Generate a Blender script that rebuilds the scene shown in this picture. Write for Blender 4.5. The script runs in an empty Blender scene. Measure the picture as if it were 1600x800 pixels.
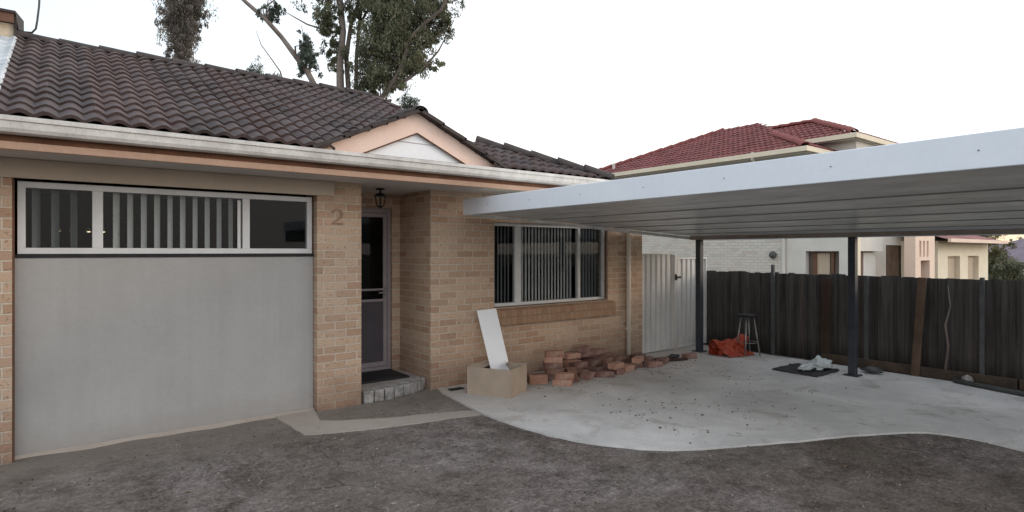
import bpy, bmesh, math, random
from mathutils import Vector, Matrix, noise
R = math.radians
rnd = random.Random(7)
C = bpy.context.scene.collection

# ------------------------------------------------------------------ materials
def newmat(name):
    m = bpy.data.materials.new(name); m.use_nodes = True
    nt = m.node_tree; b = nt.nodes['Principled BSDF']
    return m, nt, b
class N:
    """tiny node helper"""
    def __init__(s, nt): s.nt = nt
    def n(s, t, **k):
        o = s.nt.nodes.new(t)
        for a, v in k.items(): setattr(o, a, v)
        return o
    def l(s, a, b): s.nt.links.new(a, b)
    def coord(s, kind='Object', scale=(1,1,1), rot=(0,0,0)):
        tc = s.n('ShaderNodeTexCoord'); mp = s.n('ShaderNodeMapping')
        mp.inputs['Scale'].default_value = scale; mp.inputs['Rotation'].default_value = rot
        s.l(tc.outputs[kind], mp.inputs['Vector']); return mp.outputs[0]
    def noise(s, vec, scale, detail=4, rough=.6, dist=0):
        o = s.n('ShaderNodeTexNoise'); o.inputs['Scale'].default_value = scale
        o.inputs['Detail'].default_value = detail; o.inputs['Roughness'].default_value = rough
        o.inputs['Distortion'].default_value = dist
        s.l(vec, o.inputs['Vector']); return o.outputs['Fac']
    def ramp(s, fac, stops, interp='LINEAR'):
        o = s.n('ShaderNodeValToRGB'); cr = o.color_ramp; cr.interpolation = interp
        while len(cr.elements) < len(stops): cr.elements.new(.5)
        for e, (p, c) in zip(cr.elements, stops):
            e.position = p
            e.color = (c, c, c, 1) if isinstance(c, (int, float)) else (*c, 1)
        s.l(fac, o.inputs[0]); return o.outputs[0]
    def mix(s, fac, a, b, mode='MIX'):
        o = s.n('ShaderNodeMix', data_type='RGBA', blend_type=mode)
        for sock, v in ((o.inputs[0], fac), (o.inputs[6], a), (o.inputs[7], b)):
            if isinstance(v, (int, float)): sock.default_value = v
            elif isinstance(v, tuple): sock.default_value = (*v, 1)
            else: s.l(v, sock)
        return o.outputs[2]
    def math(s, op, a, b=None):
        o = s.n('ShaderNodeMath', operation=op)
        for i, v in enumerate((a, b)):
            if v is None: continue
            if isinstance(v, (int, float)): o.inputs[i].default_value = v
            else: s.l(v, o.inputs[i])
        return o.outputs[0]
    def bump(s, h, dist=.005, strength=1):
        o = s.n('ShaderNodeBump'); o.inputs['Distance'].default_value = dist
        o.inputs['Strength'].default_value = strength
        s.l(h, o.inputs['Height']); return o.outputs[0]

def mottled(name, c1, c2, scale=3, rough=.8, spec=.3, metal=0, bump=0, bscale=60, fine=.15, kind='Object', vscale=(1,1,1), streak=0):
    m, nt, b = newmat(name); n = N(nt)
    v = n.coord(kind, vscale)
    f = n.noise(v, scale, 5, .65)
    col = n.ramp(f, [(.32, c1), (.68, c2)])
    g = n.noise(v, scale*17, 3, .7)
    gg = n.ramp(g, [(.3, 1-fine), (.7, 1+fine)])
    col = n.mix(1, col, gg, 'MULTIPLY')
    if streak:
        sv = n.coord(kind, (14, 14, .8)); st = n.ramp(n.noise(sv, 1, 4, .6), [(.3, 1-streak), (.65, 1.0)])
        col = n.mix(1, col, st, 'MULTIPLY')
    n.l(col, b.inputs['Base Color'])
    b.inputs['Roughness'].default_value = rough; b.inputs['Metallic'].default_value = metal
    b.inputs['Specular IOR Level'].default_value = spec
    if bump:
        n.l(n.bump(n.noise(v, bscale, 3, .7), bump), b.inputs['Normal'])
    return m

def brickmat(name, c1, c2, mortar, w=.24, h=.083, off=.5, rot=0, spots=True, grime=True):
    m, nt, b = newmat(name); n = N(nt)
    v = n.coord('UV', (1,1,1), (0,0,rot))
    wob = n.noise(v, 30, 2, .5)
    br = n.n('ShaderNodeTexBrick'); br.offset = off
    br.inputs['Scale'].default_value = 1
    br.inputs['Brick Width'].default_value = w; br.inputs['Row Height'].default_value = h
    br.inputs['Mortar Size'].default_value = .0075; br.inputs['Mortar Smooth'].default_value = .25
    br.inputs['Bias'].default_value = 0
    br.inputs['Color1'].default_value = (0,0,0,1); br.inputs['Color2'].default_value = (1,1,1,1)
    br.inputs['Mortar'].default_value = (.5,.5,.5,1)
    n.l(v, br.inputs['Vector'])
    per = br.outputs['Color']
    big = n.noise(v, 1.3, 4, .6)
    base = n.ramp(per, [(0, c1), (.45, tuple((p+q)/2*1.05 for p, q in zip(c1, c2))), (.72, c2), (.86, tuple(x*.90 for x in c1)), (1, (c1[0]*.95,c1[1]*.86,c1[2]*.83))])
    base = n.mix(n.ramp(big, [(.35, 0), (.7, .45)]), base, tuple(x*y for x, y in zip(c2, (1.02,.88,.8))))
    if spots:
        s1 = n.noise(v, 38, 3, .6)
        base = n.mix(n.ramp(s1, [(.57, 0), (.69, .7)]), base, (c1[0]*.42, c1[1]*.33, c1[2]*.28))
        s2 = n.noise(v, 90, 2, .6)
        base = n.mix(1, base, n.ramp(s2, [(.3,.92),(.7,1.06)]), 'MULTIPLY')
    mort = n.ramp(n.noise(v, 20, 3, .6), [(.3, tuple(x*.8 for x in mortar)), (.7, mortar)])
    col = n.mix(br.outputs['Fac'], base, mort)
    if grime:
        tc = n.n('ShaderNodeTexCoord'); sx = n.n('ShaderNodeSeparateXYZ'); n.l(tc.outputs['UV'], sx.inputs[0])
        gz = n.math('ADD', sx.outputs['Y'], n.math('MULTIPLY', n.noise(v, 2.5, 4, .7), .5))
        col = n.mix(n.ramp(gz, [(.25, .62), (.75, 0)]), col, (.13,.075,.055))
    n.l(col, b.inputs['Base Color'])
    b.inputs['Roughness'].default_value = .9; b.inputs['Specular IOR Level'].default_value = .2
    hgt = n.math('SUBTRACT', n.math('MULTIPLY', n.noise(v, 60, 3, .7), .4), br.outputs['Fac'])
    n.l(n.bump(hgt, .006), b.inputs['Normal'])
    return m

M = {}
M['brick'] = brickmat('tan_brick', (.42,.29,.205), (.54,.41,.305), (.63,.545,.44))
M['sill_brick'] = brickmat('sill_brick', (.33,.205,.135), (.39,.26,.175), (.30,.22,.15), w=.086, h=.40, off=0, grime=False)
M['cream_brick'] = brickmat('cream_brick', (.60,.57,.52), (.64,.61,.56), (.56,.53,.49), spots=False, grime=False)
M['step_brick'] = mottled('pale_step_brick', (.17,.155,.145), (.42,.405,.39), 14, bump=.004, bscale=50)
M['paint'] = mottled('grey_render', (.378,.368,.355), (.413,.403,.39), 1.6, .75, .25, bump=.0015, bscale=120, fine=.03, streak=.05)
_m = M['paint']; _n = N(_m.node_tree); _b = _m.node_tree.nodes['Principled BSDF']
_src = _b.inputs['Base Color'].links[0].from_socket
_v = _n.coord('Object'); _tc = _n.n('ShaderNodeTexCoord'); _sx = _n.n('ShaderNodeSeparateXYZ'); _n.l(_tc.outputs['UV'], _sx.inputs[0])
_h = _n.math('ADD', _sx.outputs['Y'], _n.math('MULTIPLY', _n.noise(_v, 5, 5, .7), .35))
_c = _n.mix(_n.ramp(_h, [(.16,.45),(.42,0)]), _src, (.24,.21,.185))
_c = _n.mix(_n.ramp(_n.noise(_v, .9, 3, .5, .8), [(.45,0),(.6,.12)]), _c, (.30,.29,.285))
_n.l(_c, _b.inputs['Base Color'])
M['lintel'] = mottled('beige_beam', (.46,.385,.31), (.52,.44,.36), 2, .6, fine=.04)
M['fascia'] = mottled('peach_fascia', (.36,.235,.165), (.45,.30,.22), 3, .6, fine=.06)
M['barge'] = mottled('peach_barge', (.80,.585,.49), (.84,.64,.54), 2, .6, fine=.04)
M['gablew'] = mottled('white_sheet', (.80,.81,.83), (.85,.86,.88), 2, .6, fine=.03)
M['gutter'] = mottled('weathered_gutter', (.44,.42,.40), (.66,.65,.62), 5, .45, .4, fine=.12)
M['soffit'] = mottled('soffit', (.55,.52,.49), (.62,.59,.56), 2, .7, fine=.04)
M['alu'] = mottled('light_aluminium', (.56,.56,.56), (.66,.66,.66), 4, .4, .5, fine=.04)
M['alu_pink'] = mottled('mauve_aluminium', (.26,.22,.23), (.32,.28,.29), 4, .4, .5, fine=.04)
M['dark'] = mottled('dark_rubber', (.012,.012,.014), (.025,.025,.028), 8, .6, fine=.2)
M['doorpanel'] = mottled('dark_mauve_panel', (.070,.062,.074), (.088,.078,.09), 2, .55, fine=.05)
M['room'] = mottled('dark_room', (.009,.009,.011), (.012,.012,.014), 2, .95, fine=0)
M['blind'] = mottled('blind_fabric', (.78,.76,.72), (.84,.82,.78), 3, .9)
M['blind_grey'] = mottled('grey_blind_fabric', (.26,.26,.27), (.34,.34,.34), 3, .9)
M['brown'] = mottled('brown_jamb', (.12,.06,.04), (.17,.09,.06), 5, .7)
M['post'] = mottled('dark_post_paint', (.030,.036,.048), (.050,.055,.068), 4, .5, fine=.1)
M['pvc'] = mottled('cream_pipe', (.66,.60,.51), (.74,.68,.59), 3, .5, fine=.05)
M['cardboard'] = mottled('cardboard', (.33,.265,.205), (.41,.33,.26), 5, .85, fine=.06)
M['whiteboard'] = mottled('white_laminate', (.82,.82,.83), (.87,.87,.88), 2, .35, .5, fine=.02)
M['flash'] = mottled('flashing', (.34,.37,.38), (.62,.64,.66), 7, .6, fine=.15)
M['creamwall'] = mottled('pale_render', (.52,.42,.30), (.66,.56,.44), 4, .9, fine=.12)
M['neigh'] = mottled('neighbour_render', (.60,.57,.52), (.68,.65,.60), 2, .8, fine=.04)
M['neightrim'] = mottled('neighbour_trim', (.72,.64,.50), (.80,.72,.58), 2, .7, fine=.04)
M['pinktrim'] = mottled('pink_trim', (.74,.56,.46), (.80,.64,.54), 2, .7, fine=.04)
M['darkglass'] = mottled('dark_opening', (.10,.075,.06), (.17,.13,.11), 3, .3, .5, vscale=(3,3,.6))
M['curtain'] = mottled('warm_curtain', (.42,.33,.24), (.56,.46,.36), 5, .8, vscale=(6,6,.3))
M['timber_brown'] = mottled('brown_timber', (.10,.065,.045), (.17,.115,.08), 4, .85, fine=.2, streak=.3)
M['timber_red'] = mottled('rusty_timber', (.050,.030,.022), (.075,.046,.034), 4, .85, fine=.2, streak=.3)
M['sleeper'] = mottled('old_sleeper', (.055,.045,.038), (.12,.085,.06), 4, .9, fine=.25, bump=.004, bscale=25)
M['steel_grey'] = mottled('grey_steel', (.065,.07,.07), (.11,.115,.115), 6, .6, fine=.15)
M['orange'] = mottled('orange_plastic', (.26,.030,.012), (.40,.065,.025), 6, .5, .4, fine=.15)
M['chrome'] = mottled('worn_chrome', (.25,.25,.25), (.4,.4,.4), 6, .35, .5, metal=.6)
M['black_mat'] = mottled('black_mat', (.03,.03,.035), (.065,.063,.068), 9, .9, fine=.3, bump=.004, bscale=60)
M['bag'] = mottled('plastic_bag', (.50,.56,.56), (.66,.72,.72), 9, .4, .4)
M['bark'] = mottled('gum_bark', (.10,.08,.07), (.27,.225,.20), 2.2, .9, fine=.25, vscale=(1,1,.25))
M['bark_dark'] = mottled('dark_bark', (.045,.035,.03), (.11,.085,.07), 3, .9, fine=.25, vscale=(1,1,.3))
M['far_roof'] = mottled('far_roof', (.16,.13,.16), (.22,.18,.21), 2, .9)
M['soil'] = mottled('soil', (.07,.055,.045), (.13,.10,.08), 12, .95, fine=.3)
M['crumb'] = mottled('dark_crumb', (.09,.07,.06), (.22,.17,.15), 12, .95)

# house bricks lying about: one tone per object
def loosebrick(name, base):
    m, nt, b = newmat(name); n = N(nt)
    oi = n.n('ShaderNodeObjectInfo'); v = n.coord('Object')
    col = n.ramp(oi.outputs['Random'], [(0, tuple(x*.55 for x in base)), (.5, base), (1, tuple(min(1, x*1.5+.05) for x in base))])
    f = n.noise(v, 14, 5, .7)
    col = n.mix(1, col, n.ramp(f, [(.3,.65),(.7,1.2)]), 'MULTIPLY')
    col = n.mix(n.ramp(n.noise(v, 6, 3, .6), [(.52,0),(.7,.5)]), col, (.40,.33,.28))
    n.l(col, b.inputs['Base Color']); b.inputs['Roughness'].default_value = .95
    n.l(n.bump(f, .004), b.inputs['Normal']); return m
M['loose'] = loosebrick('red_clay_brick', (.20,.098,.078))
M['loosetan'] = loosebrick('tan_clay_brick', (.36,.19,.13))

def tilemat(name, cA, cB, cC, lichen=(.22,.2,.19)):
    m, nt, b = newmat(name); n = N(nt)
    tc = n.n('ShaderNodeTexCoord'); uv = tc.outputs['UV']
    fl = n.n('ShaderNodeVectorMath', operation='FLOOR'); n.l(uv, fl.inputs[0])
    wn = n.n('ShaderNodeTexWhiteNoise', noise_dimensions='3D'); n.l(fl.outputs[0], wn.inputs['Vector'])
    sx = n.n('ShaderNodeSeparateXYZ'); n.l(fl.outputs[0], sx.inputs[0])
    w1 = n.n('ShaderNodeTexWhiteNoise', noise_dimensions='1D'); n.l(sx.outputs[0], w1.inputs['W'])
    col = n.ramp(wn.outputs['Value'], [(0, cA), (.6, cB), (1, tuple(x*1.25 for x in cB))])
    col = n.mix(n.ramp(w1.outputs['Value'], [(.5,0),(.8,.35)]), col, cC)
    v = n.coord('Object')
    col = n.mix(n.ramp(n.noise(v, 9, 5, .75), [(.5, 0), (.72, .55)]), col, lichen)
    col = n.mix(1, col, n.ramp(n.noise(v, 60, 3, .7), [(.3,.75),(.7,1.2)]), 'MULTIPLY')
    n.l(col, b.inputs['Base Color']); b.inputs['Roughness'].default_value = .7
    b.inputs['Specular IOR Level'].default_value = .35
    n.l(n.bump(n.noise(v, 90, 3, .7), .003), b.inputs['Normal']); return m
M['tile'] = tilemat('brown_tile', (.040,.028,.027), (.072,.052,.050), (.088,.045,.040), (.125,.102,.096))
M['tile_red'] = tilemat('red_tile', (.13,.032,.030), (.19,.052,.050), (.22,.065,.060), (.30,.17,.16))
M['cap'] = mottled('ridge_cap', (.035,.028,.027), (.075,.060,.056), 6, .75, fine=.25, bump=.003)
M['cap_red'] = mottled('ridge_cap_red', (.17,.045,.04), (.25,.07,.06), 6, .75, fine=.2)

def palingmat():
    m, nt, b = newmat('weathered_palings'); n = N(nt)
    tc = n.n('ShaderNodeTexCoord'); sx = n.n('ShaderNodeSeparateXYZ'); n.l(tc.outputs['Object'], sx.inputs[0])
    cell = n.math('FLOOR', n.math('DIVIDE', sx.outputs['Y'], .094))
    w = n.n('ShaderNodeTexWhiteNoise', noise_dimensions='1D'); n.l(cell, w.inputs['W'])
    col = n.ramp(w.outputs['Value'], [(0,(.052,.047,.044)), (.5,(.066,.062,.059)), (.85,(.085,.080,.075)), (1,(.090,.070,.060))])
    v = n.coord('Object', (30,30,1.2))
    f = n.noise(v, 1, 5, .7)
    col = n.mix(1, col, n.ramp(f, [(.3,.55),(.7,1.4)]), 'MULTIPLY')
    col = n.mix(n.ramp(n.noise(n.coord('Object',(3,9,.9)), 1.5, 4, .6), [(.5,0),(.7,.4)]), col, (.13,.125,.118))
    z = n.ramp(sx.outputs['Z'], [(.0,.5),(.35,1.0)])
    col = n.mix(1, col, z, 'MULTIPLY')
    n.l(col, b.inputs['Base Color']); b.inputs['Roughness'].default_value = .92
    b.inputs['Specular IOR Level'].default_value = .15
    n.l(n.bump(f, .003), b.inputs['Normal']); return m
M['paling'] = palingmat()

def asphaltmat():
    m, nt, b = newmat('worn_bitumen'); n = N(nt); v = n.coord('Object')
    big = n.noise(v, .55, 5, .62, .4); mid = n.noise(v, 3.2, 6, .72); fine = n.noise(v, 42, 4, .75)
    col = n.ramp(big, [(.36,(.155,.124,.112)), (.5,(.200,.170,.160)), (.64,(.25,.223,.213))])
    col = n.mix(n.ramp(mid, [(.36,.85),(.60,0)]), col, (.072,.058,.049))
    green = n.noise(v, 1.1, 4, .6)
    col = n.mix(n.ramp(green, [(.56,0),(.7,.5)]), col, (.085,.079,.060))
    col = n.mix(1, col, n.ramp(fine, [(.30,.5),(.70,1.55)]), 'MULTIPLY')
    grit = n.noise(v, 17, 5, .8, .3)
    col = n.mix(1, col, n.ramp(grit, [(.34,.62),(.5,1.0),(.66,1.45)]), 'MULTIPLY')
    hue = n.noise(v, .8, 3, .6)
    col = n.mix(n.ramp(hue, [(.42,0),(.62,.45)]), col, (.115,.098,.076))
    vo = n.n('ShaderNodeTexVoronoi'); vo.inputs['Scale'].default_value = 38; n.l(v, vo.inputs['Vector'])
    pick = n.math('MULTIPLY', n.ramp(vo.outputs['Distance'], [(.12,1),(.30,0)]), n.ramp(n.noise(v, 7, 3, .7), [(.50,0),(.64,.65)]))
    col = n.mix(pick, col, (.30,.28,.26))
    cv = n.n('ShaderNodeTexVoronoi', feature='DISTANCE_TO_EDGE'); cv.inputs['Scale'].default_value = .42
    wv = n.n('ShaderNodeVectorMath', operation='ADD'); nz = n.n('ShaderNodeTexNoise'); nz.inputs['Scale'].default_value = 3; n.l(v, nz.inputs['Vector'])
    sc_ = n.n('ShaderNodeVectorMath', operation='SCALE'); n.l(nz.outputs['Color'], sc_.inputs[0]); sc_.inputs['Scale'].default_value = .35
    n.l(v, wv.inputs[0]); n.l(sc_.outputs[0], wv.inputs[1]); n.l(wv.outputs[0], cv.inputs['Vector'])
    crk = n.math('MULTIPLY', n.ramp(cv.outputs['Distance'], [(.0,1),(.006,0)]), n.ramp(n.noise(v, .9, 3, .6), [(.48,0),(.6,.8)]))
    col = n.mix(crk, col, (.03,.025,.022))
    # paler worn band along the house
    sx = n.n('ShaderNodeSeparateXYZ'); tc = n.n('ShaderNodeTexCoord'); n.l(tc.outputs['Object'], sx.inputs[0])
    yy = n.math('ADD', sx.outputs['Y'], n.math('MULTIPLY', mid, 1.1))
    col = n.mix(n.ramp(n.math('DIVIDE', n.math('SUBTRACT', yy, 5.3), 2), [(.05,0),(.6,.72)]), col, (.235,.205,.175))
    n.l(col, b.inputs['Base Color']); b.inputs['Roughness'].default_value = .95
    b.inputs['Specular IOR Level'].default_value = .15
    n.l(n.bump(n.math('ADD', fine, n.math('MULTIPLY', vo.outputs['Distance'], .8)), .007), b.inputs['Normal']); return m
M['asphalt'] = asphaltmat()

def concretemat(name, c1, c2, stain=(.24,.19,.15), amount=.55):
    m, nt, b = newmat(name); n = N(nt); v = n.coord('Object')
    big = n.noise(v, .7, 5, .6, .5); mid = n.noise(v, 2.1, 6, .7, .6); fine = n.noise(v, 70, 3, .7)
    col = n.ramp(big, [(.32,c1),(.66,c2)])
    col = n.mix(n.ramp(mid, [(.54,0),(.72,amount)]), col, stain)
    dk = n.noise(v, 5.5, 4, .6, 1.2)
    col = n.mix(n.ramp(dk, [(.63,0),(.74,.55)]), col, (.13,.12,.115))
    col = n.mix(1, col, n.ramp(fine, [(.3,.88),(.7,1.1)]), 'MULTIPLY')
    sv = n.coord('Object', (1,1,1), (0,0,.5)); sw = n.noise(sv, 1.2, 6, .6, 1.5)
    col = n.mix(1, col, n.ramp(sw, [(.35,.86),(.65,1.06)]), 'MULTIPLY')
    sx = n.n('ShaderNodeSeparateXYZ'); tcc = n.n('ShaderNodeTexCoord'); n.l(tcc.outputs['Object'], sx.inputs[0])
    wy = n.math('ADD', sx.outputs['Y'], n.math('MULTIPLY', mid, 1.8))
    col = n.mix(n.ramp(n.math('DIVIDE', wy, 10), [(.50,0),(.68,.62)]), col, (.36,.30,.245))
    n.l(col, b.inputs['Base Color']); b.inputs['Roughness'].default_value = .82
    b.inputs['Specular IOR Level'].default_value = .3
    n.l(n.bump(n.math('ADD', fine, mid), .002), b.inputs['Normal']); return m
M['concrete'] = concretemat('pale_concrete', (.535,.53,.52), (.68,.67,.655))
M['strip'] = concretemat('pale_strip', (.34,.31,.285), (.47,.43,.39), (.20,.17,.15))

def sheetmat(name, c1, c2, metal, rough):
    m, nt, b = newmat(name); n = N(nt); v = n.coord('Object')
    big = n.noise(v, .8, 4, .6, .6); mid = n.noise(n.coord('Object', (1,.35,1)), 3.5, 4, .6)
    col = n.ramp(big, [(.38,c1),(.62,c2)])
    col = n.mix(1, col, n.ramp(mid, [(.3,.72),(.7,1.02)]), 'MULTIPLY')
    n.l(col, b.inputs['Base Color']); b.inputs['Metallic'].default_value = metal
    n.l(n.ramp(mid, [(.3,rough),(.7,rough+.2)]), b.inputs['Roughness'])
    return m
M['carport_sheet'] = sheetmat('galvanised_underside', (.78,.81,.80), (.97,.98,.97), .25, .28)
M['carport_white'] = mottled('pale_blue_steel', (.76,.82,.90), (.82,.87,.94), 1.2, .35, .5, fine=.02)
M['colorbond'] = mottled('grey_cream_steel', (.56,.55,.53), (.66,.65,.63), 2, .45, .45, fine=.05, streak=.12)

def glassmat():
    m, nt, b = newmat('window_glass'); n = N(nt)
    nt.nodes.remove(b); out = nt.nodes['Material Output']
    tr = n.n('ShaderNodeBsdfTransparent'); tr.inputs[0].default_value = (.70,.74,.76,1)
    gl = n.n('ShaderNodeBsdfGlossy'); gl.inputs['Roughness'].default_value = .02
    gl.inputs['Color'].default_value = (.9,.92,.95,1)
    fr = n.n('ShaderNodeFresnel'); fr.inputs['IOR'].default_value = 1.5
    fac = n.math('MULTIPLY', fr.outputs[0], .42)
    mx = n.n('ShaderNodeMixShader'); n.l(fac, mx.inputs[0]); n.l(tr.outputs[0], mx.inputs[1]); n.l(gl.outputs[0], mx.inputs[2])
    n.l(mx.outputs[0], out.inputs['Surface']); return m
M['glass'] = glassmat()

def leafmat(name, cols, trans=.4):
    m, nt, b = newmat(name); n = N(nt)
    g = n.n('ShaderNodeNewGeometry'); v = n.coord('Object')
    col = n.ramp(g.outputs['Random Per Island'], [(i/(len(cols)-1), c) for i, c in enumerate(cols)])
    col = n.mix(1, col, n.ramp(n.noise(v, .9, 3, .6), [(.35,.55),(.65,1.35)]), 'MULTIPLY')
    n.l(col, b.inputs['Base Color']); b.inputs['Roughness'].default_value = .6
    b.inputs['Specular IOR Level'].default_value = .25
    out = nt.nodes['Material Output']; tl = n.n('ShaderNodeBsdfTranslucent'); n.l(col, tl.inputs[0])
    mx = n.n('ShaderNodeMixShader'); mx.inputs[0].default_value = trans
    n.l(b.outputs[0], mx.inputs[1]); n.l(tl.outputs[0], mx.inputs[2]); n.l(mx.outputs[0], out.inputs['Surface']); return m
M['leaf'] = leafmat('gum_leaf', [(.085,.105,.062),(.15,.175,.105),(.21,.225,.145),(.30,.24,.16)])
M['leaf_teal'] = leafmat('blue_gum_leaf', [(.07,.09,.075),(.11,.14,.115),(.17,.195,.16)])
M['leaf_purple'] = leafmat('dry_gum_leaf', [(.12,.11,.10),(.23,.20,.17),(.32,.26,.25),(.17,.19,.13)])
M['leaf_warm'] = leafmat('sunlit_leaf', [(.06,.075,.03),(.12,.12,.05),(.20,.14,.07)])  # warm low-sun light put into the leaf colours
M['lamp_glow'], _nt, _b = newmat('lamp_glow')
_b.inputs['Emission Color'].default_value = (1,.75,.45,1); _b.inputs['Emission Strength'].default_value = 2.5

# ------------------------------------------------------------------ mesh helpers
class MB:
    def __init__(s): s.v = []; s.f = []; s.uv = None
    def add(s, vs, fs):
        k = len(s.v); s.v += [tuple(v) for v in vs]; s.f += [tuple(i+k for i in f) for f in fs]; return s
    def box(s, a, b):
        (x0,y0,z0), (x1,y1,z1) = a, b
        return s.add([(x0,y0,z0),(x1,y0,z0),(x1,y1,z0),(x0,y1,z0),(x0,y0,z1),(x1,y0,z1),(x1,y1,z1),(x0,y1,z1)],
              [(0,3,2,1),(4,5,6,7),(0,1,5,4),(1,2,6,5),(2,3,7,6),(3,0,4,7)])
    def obox(s, c, size, mat):       # oriented box
        h = [x/2 for x in size]; c = Vector(c)
        vs = [c + mat @ Vector((sx*h[0], sy*h[1], sz*h[2])) for sz in (-1,1) for sy in (-1,1) for sx in (-1,1)]
        return s.add(vs, [(0,2,3,1),(4,5,7,6),(0,1,5,4),(1,3,7,5),(3,2,6,7),(2,0,4,6)])
    def quad(s, a, b, c, d): return s.add([a,b,c,d], [(0,1,2,3)])
    def tri(s, a, b, c): return s.add([a,b,c], [(0,1,2)])
    def prism(s, poly, z0, z1):
        n = len(poly)
        vs = [(x,y,z0) for x,y in poly] + [(x,y,z1) for x,y in poly]
        return s.add(vs, [tuple(range(n-1,-1,-1)), tuple(range(n,2*n))] + [(i,(i+1)%n,n+(i+1)%n,n+i) for i in range(n)])
    def extrude_x(s, prof, x0, x1, closed=True):   # profile of (y,z)
        n = len(prof); vs = [(x0,y,z) for y,z in prof] + [(x1,y,z) for y,z in prof]
        fs = [(i,(i+1)%n,n+(i+1)%n,n+i) for i in range(n if closed else n-1)]
        if closed: fs += [tuple(range(n-1,-1,-1)), tuple(range(n,2*n))]
        return s.add(vs, fs)
    def tube(s, pts, rad, seg=8, caps=True):
        pts = [Vector(p) for p in pts]; n = len(pts)
        if isinstance(rad, (int, float)): rad = [rad]*n
        k = len(s.v); up = None
        for i, p in enumerate(pts):
            d = (pts[min(i+1,n-1)] - pts[max(i-1,0)]).normalized()
            if up is None: up = Vector((0,0,1)) if abs(d.z) < .9 else Vector((1,0,0))
            a = d.cross(up).normalized(); bb = a.cross(d).normalized(); up = bb
            for j in range(seg):
                t = 2*math.pi*j/seg
                s.v.append(tuple(p + (a*math.cos(t) + bb*math.sin(t))*rad[i]))
        for i in range(n-1):
            for j in range(seg):
                s.f.append((k+i*seg+j, k+i*seg+(j+1)%seg, k+(i+1)*seg+(j+1)%seg, k+(i+1)*seg+j))
        if caps:
            s.f.append(tuple(k+j for j in range(seg-1,-1,-1))); s.f.append(tuple(k+(n-1)*seg+j for j in range(seg)))
        return s
    def lathe(s, c, prof, seg=20):
        k = len(s.v); n = len(prof)
        for r, z in prof:
            for j in range(seg):
                t = 2*math.pi*j/seg; s.v.append((c[0]+r*math.cos(t), c[1]+r*math.sin(t), c[2]+z))
        for i in range(n-1):
            for j in range(seg): s.f.append((k+i*seg+j, k+i*seg+(j+1)%seg, k+(i+1)*seg+(j+1)%seg, k+(i+1)*seg+j))
        return s
    def lump(s, c, size, seed, rough=.35, seg=18, rings=10, freq=2.2):
        k = len(s.v)
        for i in range(rings+1):
            ph = math.pi*i/rings
            for j in range(seg):
                t = 2*math.pi*j/seg
                d = Vector((math.sin(ph)*math.cos(t), math.sin(ph)*math.sin(t), math.cos(ph)))
                q = 1 + rough*noise.noise(d*freq + Vector((seed,0,0)))*1.6 + rough*.4*noise.noise(d*freq*3+Vector((0,seed,0)))
                z = max(d.z*q, -.8)
                s.v.append((c[0]+d.x*q*size[0], c[1]+d.y*q*size[1], c[2]+z*size[2]))
        for i in range(rings):
            for j in range(seg): s.f.append((k+i*seg+j, k+(i+1)*seg+j, k+(i+1)*seg+(j+1)%seg, k+i*seg+(j+1)%seg))
        return s
    def build(s, name, mat, parent=None, smooth=False, bevel=0, uvs=None):
        off = Vector((0,0,0)); p = parent
        while p is not None: off += p.location; p = p.parent
        me = bpy.data.meshes.new(name)
        me.from_pydata([(x-off.x, y-off.y, z-off.z) for x,y,z in s.v], [], s.f)
        uvl = me.uv_layers.new(name='UVMap')
        co = s.v
        for poly in me.polygons:
            nn = poly.normal
            ax, ay, az = abs(nn.x), abs(nn.y), abs(nn.z)
            for li in poly.loop_indices:
                vi = me.loops[li].vertex_index; x, y, z = co[vi]
                if uvs is not None: uvl.data[li].uv = uvs[vi]
                elif az > ax and az > ay: uvl.data[li].uv = (x, y)
                elif ax > ay: uvl.data[li].uv = (y, z)
                else: uvl.data[li].uv = (x, z)
        if smooth:
            for poly in me.polygons: poly.use_smooth = True
        me.materials.append(mat); me.update()
        o = bpy.data.objects.new(name, me); C.objects.link(o)
        if parent: o.parent = parent
        if bevel:
            md = o.modifiers.new('Bevel', 'BEVEL'); md.width = bevel; md.segments = 2; md.limit_method = 'ANGLE'
        return o

def tag(o, label=None, cat=None, group=None, kind=None):
    if label: o['label'] = label
    if cat: o['category'] = cat
    if group: o['group'] = group
    if kind: o['kind'] = kind
    return o
def thing(name, loc, label, cat, group=None):
    o = bpy.data.objects.new(name, None); C.objects.link(o); o.location = loc; o.empty_display_size = .2
    return tag(o, label, cat, group)
def rotm(x=0, y=0, z=0): return Matrix.Rotation(z,3,'Z') @ Matrix.Rotation(y,3,'Y') @ Matrix.Rotation(x,3,'X')

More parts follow.
